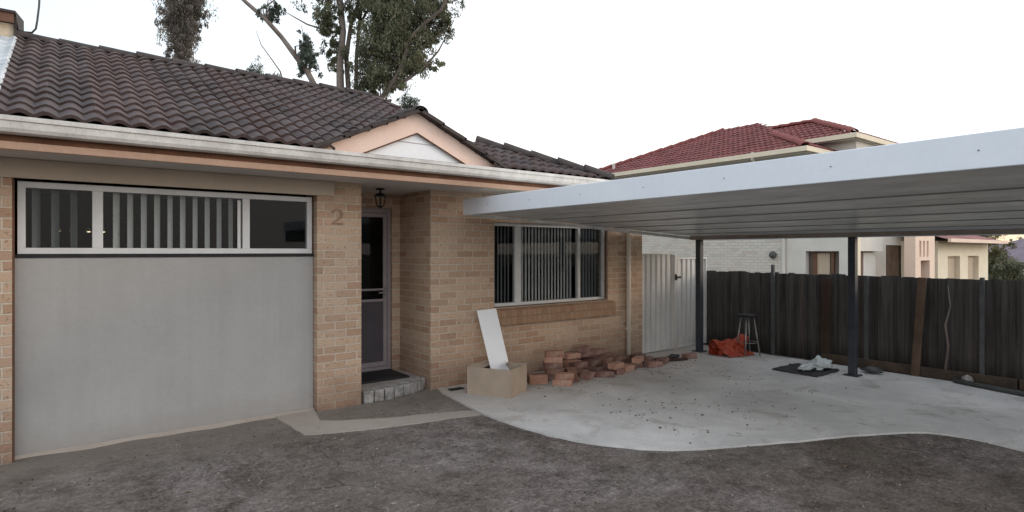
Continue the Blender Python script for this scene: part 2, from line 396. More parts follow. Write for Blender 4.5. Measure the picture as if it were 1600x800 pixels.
# tiled roof sheet: O origin, U along eave, V up the slope, inside(point)->bool
def tiles(O, U, V, ulen, vlen, inside, pitch=.145, L=.213, amp=.034, T=.020, seg=8, seed=1):
    O, U, V = Vector(O), Vector(U).normalized(), Vector(V).normalized(); Nn = U.cross(V).normalized()
    if Nn.z < 0: Nn = -Nn
    mb = MB(); uvs = []; du = pitch/seg; nu = int(ulen/du)+1; rows = int(math.ceil(vlen/L)); r_ = random.Random(seed)
    for r in range(rows):
        v0 = r*L; v1 = min(v0+L, vlen)
        jit = {}
        cols = []
        for i in range(nu+1):
            u = i*du; t = u/pitch
            w = .5+.5*math.cos(2*math.pi*t); w = w**.65
            tile = int(u/(2*pitch)); j = jit.setdefault(tile, r_.uniform(-.003,.005))
            h = amp*w
            a = O+U*u+V*(v0-.012)+Nn*(h-.012+T*.1); bq = O+U*u+V*(v0-.012)+Nn*(h+T+j); c = O+U*u+V*v1+Nn*h
            cols.append((a,bq,c,u))
        for i in range(nu):
            mid = (cols[i][1]+cols[i+1][2])/2
            if not inside(mid): continue
            k = len(mb.v)
            for q in (i, i+1):
                a,bq,c,u = cols[q]
                uu = (min(max(cols[i][3]+du/2,0),1e9))/(2*pitch)
                for p in (a,bq,c): mb.v.append(tuple(p)); uvs.append((uu, r+.5))
            mb.f += [(k,k+3,k+4,k+1), (k+1,k+4,k+5,k+2)]
    return mb, uvs
def weld(o, d=.0006):
    bm = bmesh.new(); bm.from_mesh(o.data); bmesh.ops.remove_doubles(bm, verts=bm.verts, dist=d)
    bmesh.ops.recalc_face_normals(bm, faces=bm.faces); bm.to_mesh(o.data); bm.free()

def caps(mb, a, b, r=.10, L=.38, jump=.018, seed=3):
    a, b = Vector(a), Vector(b); d = (b-a); n = max(1, round(d.length/L)); r_ = random.Random(seed)
    dn = d.normalized(); side = dn.cross(Vector((0,0,1))).normalized(); up = side.cross(dn).normalized()
    if up.z < 0: up = -up
    for i in range(n):
        p = a+d*(i/n)-dn*.02; q = a+d*((i+1)/n)+dn*.02; k = len(mb.v); S = 10
        dz = r_.uniform(-.004,.006)
        for pt, rr, h in ((p, r*1.0, dz), (q, r*1.13, dz+jump)):
            for ring in (1, .86):
                for j in range(S+1):
                    t = math.pi*j/S
                    mb.v.append(tuple(pt + side*math.cos(t)*rr*ring + up*(math.sin(t)*rr*.75*ring + h - .03)))
        m = S+1
        for j in range(S):
            mb.f += [(k+j,k+j+1,k+2*m+j+1,k+2*m+j), (k+j,k+m+j,k+m+j+1,k+j+1), (k+2*m+j,k+2*m+j+1,k+3*m+j+1,k+3*m+j)]
    return mb

F_ = 916.0
FWD = Vector((math.sin(R(37.6)),math.cos(R(37.6)),0)); RT = Vector((FWD.y,-FWD.x,0)); CAM = Vector((0,0,1.65))
def W(px,py,depth):    # a place at that bearing and distance from where the photographer stood
    return CAM + (FWD + RT*((px-800)/F_) + Vector((0,0,1))*((393-py)/F_))*depth


# ================================================================== SETTING
ZL = -.62        # level of the land beyond the fence
def grid_ground():
    mb = MB(); xs = [-400,-120,-40,-14,10,30,80,200,600]; ys = [-400,-120,-40,-14,10,24,60,150,600]
    for y in ys:
        for x in xs: mb.v.append((x,y,ZL))
    w = len(xs)
    for j in range(len(ys)-1):
        for i in range(w-1): mb.f.append((j*w+i,j*w+i+1,(j+1)*w+i+1,(j+1)*w+i))
    return mb
tag(grid_ground().build('ground', mottled('dry_grass_ground', (.06,.065,.035), (.12,.11,.07), .6, .95, fine=.3)), kind='structure')
drv = MB().box((-14,-14,ZL-.1), (9.16,22,0)).build('driveway', M['asphalt']); tag(drv, kind='structure')
SL = .018
def rough_line(pts, step=.12, amp=.012):
    out = []
    for (xa,ya),(xb,yb) in zip(pts, pts[1:]):
        L_ = math.hypot(xb-xa,yb-ya); n_ = max(1,int(L_/step)); nx_, ny_ = -(yb-ya)/L_, (xb-xa)/L_
        for i in range(n_):
            t = i/n_; x = xa+(xb-xa)*t; y = ya+(yb-ya)*t
            k = amp*(noise.noise(Vector((x*5,y*5,0)))*1.3+.5*noise.noise(Vector((x*23,y*23,3))))
            out.append((x+nx_*k,y+ny_*k))
    return out+[pts[-1]]
front = [(3.561,6.095),(3.50,5.855),(3.42,5.268),(3.385,4.95),(3.374,4.70),(3.385,4.45),(3.411,4.235),(3.448,3.95),(3.53,3.677),(3.662,3.427),(3.813,3.209),(3.998,3.027),(4.235,2.885),(4.504,2.759),(4.78,2.629),(5.064,2.496),(5.33,2.39),(5.566,2.288),(5.873,2.144),(6.099,2.018),(6.215,1.905),(6.285,1.78),(6.325,1.606),(6.316,1.425),(6.279,1.251),(6.15,.4),(6.3,-1.0),(6.9,-3.0)]
slab_poly = rough_line(front)+[(8.88,-3.0),(8.88,6.09)]
tag(MB().prism(slab_poly, -.02, SL).build('concrete_slab', M['concrete']), kind='structure')
tag(MB().prism([(7.32,6.09),(8.88,6.09),(8.88,11),(7.32,11)], -.02, SL-.002).build('side_path', M['concrete']), kind='structure')
strip = rough_line([(1.70,6.085),(1.70,5.75),(1.733,5.30),(1.95,5.20),(2.168,5.127),(2.51,5.038),(3.014,4.944),(3.368,4.87)],.1,.014)+rough_line([(3.372,5.05),(3.018,5.20),(2.571,5.32),(2.143,5.53),(2.0,5.65),(2.05,5.9),(2.085,6.085)],.1,.014)
tag(MB().prism(strip, -.02, .010).build('concrete_strip', M['strip']), kind='structure')
# mortar fillet at the foot of the garage panel
fil = MB()
for i in range(24):
    x0 = -.3+i*.1; x1 = x0+.1
    w0 = .03+.05*noise.noise(Vector((x0*3,0,0)))+.03*(i/24); w1 = .03+.05*noise.noise(Vector((x1*3,0,0)))+.03*((i+1)/24)
    x1 = min(x1, 2.085)
    if x1 <= x0: break
    fil.add([(x0,6.095,0),(x0,6.095-abs(w0),0),(x0,6.095,.028),(x1,6.095,0),(x1,6.095-abs(w1),0),(x1,6.095,.028)], [(1,4,5,2)])
tag(fil.build('mortar_fillet', M['strip']), kind='structure')

# ================================================================== BRICK HOUSE
H = thing('brick_house', (2,6.2,0), 'single storey tan brick house with a brown tiled roof and a rendered garage front', 'house')
YF, YB = 6.0, 6.1
SOF = 2.38
w = MB()
w.box((-3.5,YF,0), (-.30,6.30,SOF))
w.box((2.09,YF,0), (2.57,6.90,SOF))
w.box((2.57,6.90,2.20), (3.37,7.10,SOF)); w.box((3.37,6.90,0), (3.48,7.10,SOF)); w.box((2.50,6.9,0),(2.57,7.10,SOF))
w.box((3.48,YB,0), (4.41,6.34,SOF)); w.box((3.48,6.34,0), (3.72,7.10,SOF))
w.box((4.41,YB,0), (6.52,6.34,.92)); w.box((4.41,YB,2.03), (6.52,6.34,SOF))
w.box((6.52,YB,0), (7.30,6.34,SOF)); w.box((7.06,6.34,0), (7.30,11,SOF))
w.box((-3.5,10.8,0),(7.06,11,SOF))
w.build('wall', M['brick'], H)
# rooms behind the glass (dark linings, open towards the window)
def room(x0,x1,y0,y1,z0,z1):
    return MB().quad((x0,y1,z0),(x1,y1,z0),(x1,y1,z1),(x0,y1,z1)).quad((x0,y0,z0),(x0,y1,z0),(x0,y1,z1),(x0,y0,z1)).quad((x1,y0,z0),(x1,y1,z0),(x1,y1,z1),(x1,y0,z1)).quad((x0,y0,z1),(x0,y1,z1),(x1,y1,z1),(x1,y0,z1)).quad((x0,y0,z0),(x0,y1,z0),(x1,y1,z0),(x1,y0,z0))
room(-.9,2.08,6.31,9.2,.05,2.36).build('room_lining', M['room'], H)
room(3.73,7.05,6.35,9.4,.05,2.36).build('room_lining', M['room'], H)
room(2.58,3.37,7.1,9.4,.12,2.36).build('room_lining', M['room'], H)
# garage panel
MB().box((-.297,6.10,.02), (2.087,6.16,1.60)).build('garage_panel', M['paint'], H, bevel=.004)
MB().box((-.297,6.085,1.602), (2.087,6.15,1.626)).build('window_flashing', M['dark'], H)
MB().box((-3.5,5.965,2.225), (2.26,5.998,SOF-.002)).build('lintel_beam', M['lintel'], H, bevel=.004)
MB().box((-.2995,6.03,0), (-.288,6.098,2.22)).build('jamb_strip', M['brown'], H)
# windows
def window(x0,x1,z0,z1,y,muls,frame=.045,deep=.07,mat=M['alu']):
    f = MB()
    f.box((x0,y,z0),(x1,y+deep,z0+frame)); f.box((x0,y,z1-frame),(x1,y+deep,z1))
    f.box((x0,y,z0+frame),(x0+frame,y+deep,z1-frame)); f.box((x1-frame,y,z0+frame),(x1,y+deep,z1-frame))
    for mx, mw in muls: f.box((mx-mw/2,y+.004,z0+frame),(mx+mw/2,y+deep-.004,z1-frame))
    fo = f.build('window', mat, H, bevel=.003)
    ed = [x0+frame]+[q for m_ in muls for q in (m_[0]-m_[1]/2, m_[0]+m_[1]/2)]+[x1-frame]
    panes = []
    for i in range(0,len(ed),2):
        p = MB().quad((ed[i],y+.035,z0+frame),(ed[i+1],y+.035,z0+frame),(ed[i+1],y+.035,z1-frame),(ed[i],y+.035,z1-frame)).build('pane', M['glass'], fo)
        panes.append((ed[i],ed[i+1]))
    return fo, panes
gw, gp = window(-.272,2.068,1.63,2.212,6.085,[(.25,.075),(1.43,.065)],.05)
# sash of the sliding middle pane
sm = MB()
a_, b_ = gp[1]
sm.box((b_-.045,6.092,1.681),(b_-.018,6.11,2.144)).build('sash_rail', M['alu'], gw)
def blinds(parent, x0, x1, y, z0, z1, step, wdt, ang, mat, skip=()):
    mb = MB(); n = int((x1-x0)/step)
    for i in range(n+1):
        if i in skip: continue
        cx = x0+step*(i+.5)
        if cx > x1: break
        mb.obox((cx,y,(z0+z1)/2),(wdt,.0015,z1-z0), rotm(z=ang+rnd.uniform(-.06,.06)))
    return mb.build('blind', mat, parent)
blinds(gw, gp[0][0]+.0, gp[0][1], 6.24, 1.66, 2.2, .125, .105, R(62), M['blind_grey'])
blinds(gw, gp[1][0]+.05, gp[1][1]-.03, 6.21, 1.66, 2.2, .103, .075, R(50), M['blind'])
bw, bp = window(4.412,6.518,.93,2.028,6.17,[(4.86,.10),(5.99,.045)],.042)
blinds(bw, 4.45, 4.82, 6.275, .95, 2.02, .058, .026, R(12), M['blind_grey'])
blinds(bw, 4.92, 5.96, 6.275, .95, 2.02, .060, .036, R(10), M['blind'])
blinds(bw, 6.02, 6.46, 6.275, .95, 2.02, .062, .042, R(5), M['blind_grey'])
MB().box((6.5185,6.13,.94),(6.522,6.17,2.03)).build('jamb_strip', M['brown'], H)
MB().add([(4.28,6.035,.70),(6.62,6.035,.70),(6.62,6.098,.70),(4.28,6.098,.70),(4.28,6.035,.885),(6.62,6.035,.885),(6.62,6.098,.915),(4.28,6.098,.915)],
     [(0,3,2,1),(4,5,6,7),(0,1,5,4),(1,2,6,5),(2,3,7,6),(3,0,4,7)]).build('window_sill', M['sill_brick'], H, bevel=.004)
# little warm lamps inside the garage room
for i, x in enumerate((-.02,.10,.235,.36)):
    L = thing('pendant_lamp', (x,7.6,1.86), ['leftmost','second from the left','third from the left','rightmost'][i]+' of four tiny lit lamps seen through the garage window', 'lamp', 'small lit lamps behind the garage window')
    MB().lathe((x,7.6,1.86), [(.002,.05),(.02,.03),(.028,0)],10).build('lamp_shade', M['alu'], L)
    MB().lathe((x,7.6,1.86), [(.0,-.008),(.014,-.006),(.016,.004)],10).build('bulb', M['lamp_glow'], L)
    MB().tube([(x,7.6,1.90),(x,7.6,2.355)], .003, 5).build('cord', M['dark'], L)
# door
D = MB()
x0,x1,z0,z1,y = 2.572,3.368,.135,2.198,6.93
D.box((x0,y,z0),(x1,y+.1,z0+.05)); D.box((x0,y,z1-.06),(x1,y+.1,z1)); D.box((x0,y,z0+.05),(x0+.045,y+.1,z1-.06)); D.box((x1-.045,y,z0+.05),(x1,y+.1,z1-.06))
door = D.build('door', M['alu_pink'], H, bevel=.003)
S = MB(); sx0,sx1,sz0,sz1 = x0+.048,x1-.048,z0+.053,z1-.063; yy = y+.012
S.box((sx0,yy,sz0),(sx0+.05,yy+.03,sz1)); S.box((sx1-.05,yy,sz0),(sx1,yy+.03,sz1)); S.box((sx0+.05,yy,sz0),(sx1-.05,yy+.03,sz0+.06)); S.box((sx0+.05,yy,sz1-.05),(sx1-.05,yy+.03,sz1))
S.box((sx0+.05,yy+.002,1.155),(sx1-.05,yy+.028,1.18)); S.box((sx0+.05,yy+.002,1.015),(sx1-.05,yy+.028,1.045))
S.build('screen_frame', M['alu_pink'], door, bevel=.002)
MB().box((sx0+.05,yy+.012,sz0+.06),(sx1-.05,yy+.018,1.015)).build('lower_panel', M['doorpanel'], door)
MB().quad((sx0+.05,yy+.02,1.045),(sx1-.05,yy+.02,1.045),(sx1-.05,yy+.02,sz1-.05),(sx0+.05,yy+.02,sz1-.05)).build('pane', M['glass'], door)
MB().box((sx0+.25,y+.2,1.05),(sx0+.42,y+.22,2.1)).build('inner_curtain', M['blind_grey'], door)
MB().box((sx1-.035,yy-.022,1.07),(sx1-.012,yy,1.19)).box((sx1-.12,yy-.03,1.118),(sx1-.02,yy-.018,1.135)).build('handle', M['chrome'], door, bevel=.002)
# soffit, fascia, gutter
MB().box((-3.5,5.42,SOF),(7.8,6.9,SOF+.02)).build('soffit', M['soffit'], H)
fas = MB().box((-3.5,5.395,2.366),(7.8,5.418,2.575)).build('fascia', mottled('shaded_fascia', (.10,.045,.025),(.20,.10,.06),4,.8,fine=.2), H)  # shadow of the gutter overhang put into the board's dark brown colour
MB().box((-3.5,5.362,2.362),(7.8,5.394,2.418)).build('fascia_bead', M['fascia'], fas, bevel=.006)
prof = [(5.393,2.468),(5.33,2.464),(5.300,2.475),(5.288,2.50),(5.286,2.545),(5.276,2.552),(5.276,2.582),(5.286,2.586),(5.292,2.556),(5.296,2.505),(5.306,2.484),(5.333,2.474),(5.393,2.478)]
MB().extrude_x(prof, -3.5, 7.8).build('gutter', M['gutter'], H, bevel=0)
# roof --------------------------------------------------------------
TP = .466; EY, EZ = 5.335, 2.60
RY = 8.26
def zmain(Y): return EZ+TP*(Y-EY)
GX, GZ, GH = 2.92, 3.075, 1.10
def zgab(X): return GZ-.46*abs(X-GX)
def right_limit(Y):
    if Y > 6.36: return 4.1-.2*(Y-6.1)
    return 5.78-(Y-5.28)*(1.45/1.08)
def in_main(p):
    if p.x < -.37 or p.x > right_limit(p.y) or p.y > RY: return False
    if zgab(p.x) > zmain(p.y)+.02 and abs(p.x-GX) < GH: return False
    return True
cp = math.sqrt(1+TP*TP)
mb, uv = tiles((-.37,EY,EZ),(1,0,0),(0,1,TP),6.3,(RY-EY)*cp,in_main,seed=5)
roof = mb.build('roof', M['tile'], H, uvs=uv); weld(roof)
for sgn in (-1,1):
    def in_g(p, sgn=sgn): return p.y >= EY and zgab(p.x) > zmain(p.y)-.02 and p.z > 2.56
    mb, uv = tiles((GX+sgn*GH,EY-.02,zgab(GX+GH)),(0,1,0),(-sgn,0,.46),1.25,GH*math.sqrt(1+.46**2),in_g,seed=8+sgn)
    o = mb.build('gable_tiles', M['tile'], roof, uvs=uv); weld(o)
# under-roof sheets (closing the roof volume)
u = MB(); d = .02
u.quad((-3.5,EY+.02,EZ-d),(5.72,EY+.02,EZ-d),(4.30,6.34,zmain(6.34)-d),(-3.5,6.34,zmain(6.34)-d))
u.quad((-3.5,6.34,zmain(6.34)-d),(4.04,6.34,zmain(6.34)-d),(3.66,RY,zmain(RY)-d),(-3.5,RY,zmain(RY)-d))
u.quad((-3.5,RY,zmain(RY)-.01),(3.66,RY,zmain(RY)-.01),(3.66,11.2,EZ),(-3.5,11.2,EZ))
u.tri((4.30,6.34,zmain(6.34)-d),(5.76,5.30,EZ-.02),(5.76,8.2,EZ-.02)); u.tri((4.30,6.34,zmain(6.34)-d),(5.76,8.2,EZ-.02),(3.66,RY,3.0))
u.quad((3.66,RY,zmain(RY)-d),(4.04,6.34,zmain(6.34)-d),(4.04,6.34,2.6),(3.66,11.2,EZ))
u.box((5.5,5.42,2.41),(7.8,11.0,2.50))
u.build('roof_lining', M['cap'], roof)
c = MB()
caps(c, (3.66,RY,zmain(RY)+.02),(-.36,RY,zmain(RY)-.002), r=.095, jump=.012); c.build('ridge_cap', M['cap'], roof, smooth=False)
c = MB(); caps(c, (5.74,5.31,EZ+.02),(4.31,6.34,zmain(6.34)+.015), seed=9, L=.36, r=.11); c.build('hip_cap', M['cap'], roof)
c = MB(); caps(c, (GX,5.33,GZ+.035),(GX,6.34,GZ+.035), r=.085, seed=4, jump=.01)
for sgn in (-1,1):   # verge tiles
    n_ = 4
    a = Vector((GX+sgn*GH,EY+.0,zgab(GX+GH)+.02)); bq = Vector((GX,EY+.0,GZ+.02))
    for i in range(n_):
        p = a.lerp(bq, i/n_); q = a.lerp(bq, (i+1)/n_+.02); m_ = (p+q)/2; dd = q-p
        c.obox((m_.x,m_.y+.04,m_.z+.008),(dd.length,.13,.035), rotm(y=-math.atan2(dd.z,dd.x)+R(2.5)*(1 if sgn<0 else -1)))
c.build('verge_cap', M['cap'], roof)
c = MB()      # tile ends along the right verge of the main roof
for i in range(6):
    Y = 6.38+i*.31
    c.obox((4.1-.2*(Y-6.1)+.01,Y+.13,zmain(Y+.13)+.03),(.10,.32,.045), rotm(x=math.atan(TP)-R(4)))
c.build('verge_tile', M['tile'], roof)
# gable front
g = MB(); y = 5.425
gbz = 2.575
g.add([(GX-GH*.96,y,gbz),(GX+GH*.96,y,gbz),(GX,y,GZ-.02)],[(0,1,2)])
gp_ = g.build('gable_panel', M['gablew'], H)
MB().box((GX-.5,5.419,2.77),(GX+.42,5.4245,2.774)).build('sheet_joint', M['alu_pink'], gp_)
for sgn in (-1,1):
    b2 = MB(); t = .20
    P = [(GX+sgn*(GH+.01),zgab(GX+GH)+.0),(GX,GZ+.005),(GX,GZ-t),(GX+sgn*(GH-t/.46+.0),zgab(GX+GH)+.0)]
    P = [(px,max(pz,2.565)) for px,pz in P]
    vs = [(px,yy,pz) for yy in (5.398,5.42) for px,pz in P]
    b2.add(vs,[(0,1,2,3),(7,6,5,4),(0,4,5,1),(1,5,6,2),(2,6,7,3),(3,7,4,0)])
    b2.build('barge_board', M['barge'], gp_)
    b3 = MB(); L0 = Vector((GX,5.393,GZ-t-.004)); L1 = Vector((GX+sgn*(GH-t/.46),5.393,zgab(GX+GH)-.0))
    b3.tube([L0,L1], .007, 4); b3.build('bead', M['brown'], gp_)
# downpipe
dp = MB().tube([(6.93,6.055,2.30),(6.93,6.055,.06)], .036, 12)
dp.build('downpipe', M['pvc'], H, smooth=True)
for zz in (.45,1.55): MB().box((6.885,6.03,zz),(6.975,6.098,zz+.025)).build('pipe_bracket', M['pvc'], H)
# house number 2 (flat, brown)
def stroke(pts, wd, y0, y1):
    mb = MB()
    L = []
    for i,(x,z) in enumerate(pts):
        x2,z2 = pts[min(i+1,len(pts)-1)]; xa,za = pts[max(i-1,0)]
        d = Vector((x2-xa,z2-za)).normalized(); nrm = Vector((-d.y,d.x))*wd/2
        L.append(((x+nrm.x,z+nrm.y),(x-nrm.x,z-nrm.y)))
    for (a,b),(c_,d_) in zip(L,L[1:]):
        k = [(a[0],y0,a[1]),(b[0],y0,b[1]),(d_[0],y0,d_[1]),(c_[0],y0,c_[1]),(a[0],y1,a[1]),(b[0],y1,b[1]),(d_[0],y1,d_[1]),(c_[0],y1,c_[1])]
        mb.add(k,[(0,1,2,3),(7,6,5,4),(0,4,5,1),(1,5,6,2),(2,6,7,3),(3,7,4,0)])
    return mb
cx,cz = 2.305,2.04
pts = [(cx+.05*math.cos(R(a)),cz+.05*math.sin(R(a))) for a in range(165,-50,-20)]
pts += [(cx-.052,cz-.095),(cx+.06,cz-.095)]
MB.stroke = None
stroke(pts,.020,5.988,5.9985).build('house_number', mottled('brown_number',(.27,.165,.12),(.34,.225,.165),9), H)
# porch light
P = thing('porch_lantern', (2.93,6.30,SOF), 'small dark lantern hanging from the soffit over the front door', 'lantern')
MB().lathe((2.93,6.30,SOF), [(.0,-.001),(.05,-.003),(.05,-.015),(.012,-.022),(.009,-.05),(0,-.05)],14).build('ceiling_rose', M['dark'], P, smooth=True)
MB().lathe((2.93,6.30,SOF), [(.0,-.045),(.04,-.06),(.075,-.085),(.078,-.09),(0,-.09)],6).build('hood', M['dark'], P)
lb = MB()
for k in range(6):
    a = k*math.pi/3; lb.tube([(2.93+.068*math.cos(a),6.30+.068*math.sin(a),SOF-.09),(2.93+.045*math.cos(a),6.30+.045*math.sin(a),SOF-.20)], .005, 5)
lb.lathe((2.93,6.30,SOF), [(0,-.198),(.05,-.2),(.03,-.215),(0,-.235)],6).build('cage', M['dark'], P)
# porch step
st = MB().prism([(2.573,6.15),(2.9,6.15),(3.2,6.20),(3.40,6.28),(3.478,6.36),(3.478,6.898),(2.573,6.898)], .0, .128)
step = st.build('porch_step', M['strip'], H, bevel=.006)
edge = [(2.60,6.07),(2.72,6.07),(2.84,6.075),(2.96,6.09),(3.08,6.115),(3.19,6.15),(3.30,6.19),(3.40,6.25),(3.455,6.33)]
for i in range(len(edge)-1):
    (xa,ya),(xb,yb) = edge[i],edge[i+1]; ang = math.atan2(yb-ya,xb-xa)
    MB().obox(((xa+xb)/2,(ya+yb)/2,.064),(math.hypot(xb-xa,yb-ya)-.008,.15,.128+rnd.uniform(-.006,.01)), rotm(z=ang+rnd.uniform(-.03,.03))).build('edge_brick', M['step_brick'], step, bevel=.012)
mat_ = MB().box((2.60,6.36,.131),(3.34,6.90,.152)).build('door_mat', M['dark'], bevel=.006)
tag(mat_, 'black doormat on the porch step in front of the screen door', 'doormat')

# attached unit on the left ------------------------------------------
A = thing('attached_unit', (-2,8,0), 'attached unit with pale wall and dark roof edge behind the far left ridge end', 'house')
MB().box((-4.5,7.95,3.5),(-.385,8.55,4.0)).build('wall', M['creamwall'], A)
MB().add([(-4.5,7.84,4.085),(-.365,7.84,4.085),(-.365,9.6,4.085),(-4.5,9.6,4.085),(-4.5,7.84,4.11),(-.365,7.84,4.11),(-.365,9.6,4.55),(-4.5,9.6,4.55)],
   [(0,3,2,1),(4,5,6,7),(0,1,5,4),(1,2,6,5),(2,3,7,6),(3,0,4,7)]).build('roof', M['cap'], A)
MB().box((-4.5,7.86,3.99),(-.38,7.885,4.083)).build('fascia', M['brown'], A)
MB().box((-.384,7.93,3.62),(-.362,7.97,4.083)).build('corner_trim', M['cap'], A)
f0 = lambda Y: zmain(Y)+.048
MB().add([(-1.2,5.34,f0(5.34)),(-.415,5.34,f0(5.34)),(-.375,5.34,f0(5.34)+.022),(-.355,5.34,f0(5.34)),(-1.2,7.94,f0(7.94)),(-.415,7.94,f0(7.94)),(-.375,7.94,f0(7.94)+.022),(-.355,7.94,f0(7.94))],
   [(0,1,5,4),(1,2,6,5),(2,3,7,6)]).build('flashing', M['flash'], A)
cab = MB().tube([W(px,py,6.4) for px,py in ((27,47),(38,50),(50,51),(56,45),(58,34),(61,10),(63,-30),(70,-120),(90,-320))], .010, 6).build('overhead_cable', M['steel_grey'], smooth=True)
tag(cab, 'thin grey overhead cable looping up from the far left roof corner', 'cable')

# ================================================================== CARPORT
CX0, CX1, CY0, CY1 = 3.88, 8.42, -.9, 5.94
zu = lambda X: 2.090-.0486*(X-CX0)
K = thing('carport', (6.2,2.5,0), 'flat roofed steel carport with pale blue fascia on dark square posts', 'carport')
pr = []; x = CX0+.004
while x < CX1:
    for dx, h in ((0,0),(.19,0),(.194,.018),(.208,.018),(.212,0),(.44,0),(.444,.018),(.458,.018),(.462,0),(.690,0),(.697,.06),(.732,.06),(.739,0)):
        if x+dx < CX1: pr.append((x+dx, zu(x+dx)+.035+h))
    x += .752
pr.append((CX1, zu(CX1)+.035))
sh = MB(); n_ = len(pr)
ysteps = [CY0+.02, 1.4, 3.7, CY1]
for Y in ysteps:
    for (px_,pz) in pr: sh.v.append((px_,Y,pz))
for j in range(len(ysteps)-1):
    for i in range(n_-1): sh.f.append((j*n_+i,(j+1)*n_+i,(j+1)*n_+i+1,j*n_+i+1))
so = sh.build('roof_sheet', M['carport_sheet'], K)
md = so.modifiers.new('Solid','SOLIDIFY'); md.thickness = .002; md.offset = 1
M['seam'] = mottled('dull_seam', (.26,.265,.265), (.36,.365,.36), 3, .6)
for X in (4.97,5.68,6.40,7.12,7.82):
    MB().box((X,CY0+.04,zu(X)+.035-.012),(X+.022,5.875,zu(X)+.0335)).build('seam', M['seam'], K)
MB().box((CX0-.035,CY0,2.088),(CX0,CY1+.02,2.278)).build('fascia', M['carport_white'], K, bevel=.005)
for i in range(8):
    MB().tube([(CX0-.036,.2+i*.75,2.185),(CX0-.040,.2+i*.75,2.185)],.004,8).build('screw', M['steel_grey'], K)
MB().box((CX0,CY0,1.86),(CX1,CY0+.03,2.25)).build('end_fascia', M['carport_white'], K)
MB().box((CX0+.005,CY1-.045,1.80+.055),(CX1,CY1-.001,1.90)).build('dummy', M['dark'], K) if False else None
bm_ = MB(); bm_.add([(CX0+.01,5.88,zu(CX0)-.005),(CX1,5.88,zu(CX1)-.03),(CX1,5.93,zu(CX1)-.03),(CX0+.01,5.93,zu(CX0)-.005),(CX0+.01,5.88,zu(CX0)+.02),(CX1,5.88,zu(CX1)+.02),(CX1,5.93,zu(CX1)+.02),(CX0+.01,5.93,zu(CX0)+.02)],
    [(0,3,2,1),(4,5,6,7),(0,1,5,4),(1,2,6,5),(2,3,7,6),(3,0,4,7)]); bm_.build('ledger_beam', M['carport_sheet'], K)
MB().box((8.24,CY0+.03,zu(8.27)-.035),(8.30,5.88,zu(8.27)+.028)).build('edge_beam', mottled('dull_beam',(.24,.20,.17),(.34,.29,.25),4,.7), K)
MB().extrude_x([(0,0)],0,0).build('x', M['dark']) if False else None
gt = MB().box((CX1-.005,CY0,zu(CX1)-.03),(CX1+.10,CY1,zu(CX1)-.026)).box((CX1+.096,CY0,zu(CX1)-.026),(CX1+.10,CY1,zu(CX1)+.08)); gt.build('gutter', M['carport_white'], K)
for (x,y_) in ((8.30,5.72),(8.20,3.38),(8.20,1.0)):
    X = 8.27
    p = MB().box((X-.045,y_-.045,SL),(X+.045,y_+.045,zu(X)-.036)).build('post', M['post'], K, bevel=.006)
    MB().box((X-.09,y_-.09,SL),(X+.09,y_+.09,SL+.010)).build('base_plate', M['post'], p, bevel=.002)
    for sx in (-1,1):
        for sy in (-1,1): MB().lathe((X+sx*.07,y_+sy*.07,SL+.01),[(.012,0),(.012,.012),(0,.014)],6).build('bolt', M['steel_grey'], p)

# ================================================================== GATE / SIDE FENCES
def corrugated(x0, x1, y, z0, z1):
    mb = MB(); p = []; x = x0
    while x < x1-1e-4:
        for dx, dy in ((0,0),(.075,0),(.092,.028),(.113,.028)):
            if x+dx <= x1: p.append((x+dx,y+dy))
        x += .13
    p.append((x1,y)); n = len(p)
    for z in (z0,z1): mb.v += [(a,b,z) for a,b in p]
    mb.f += [(i,i+1,n+i+1,n+i) for i in range(n-1)]; return mb
G = thing('metal_fence_panel', (7.9,6.0,0), 'ribbed pale grey steel fence panel fixed beside the house corner', 'fence')
corrugated(7.32,8.12,6.13,.05,1.60).build('ribbed_sheet', M['colorbond'], G)
MB().box((7.32,6.115,1.60),(8.12,6.17,1.615)).build('top_rail', M['colorbond'], G); MB().box((7.32,6.115,0.03),(8.12,6.17,.049)).build('bottom_rail', M['colorbond'], G)
G2 = thing('metal_gate', (8.5,6.0,0), 'ribbed pale grey steel side gate with dark latch behind the carport post', 'gate')
corrugated(8.25,9.03,6.125,.06,1.52).build('ribbed_sheet', M['colorbond'], G2)
MB().box((8.21,6.11,1.52),(9.05,6.15,1.545)).box((8.21,6.11,.035),(9.05,6.15,.059)).box((8.21,6.11,.06),(8.245,6.15,1.519)).box((9.031,6.11,.06),(9.05,6.15,1.519)).build('gate_frame', M['colorbond'], G2)
MB().box((8.15,6.075,1.20),(8.27,6.10,1.235)).box((8.14,6.08,1.17),(8.165,6.104,1.27)).build('latch', M['dark'], G2)
gpst = MB().box((8.135,6.105,SL),(8.195,6.165,1.60)).build('gate_post', M['colorbond'], bevel=.004)
tag(gpst, 'pale steel post between the ribbed fence panel and the side gate', 'post')

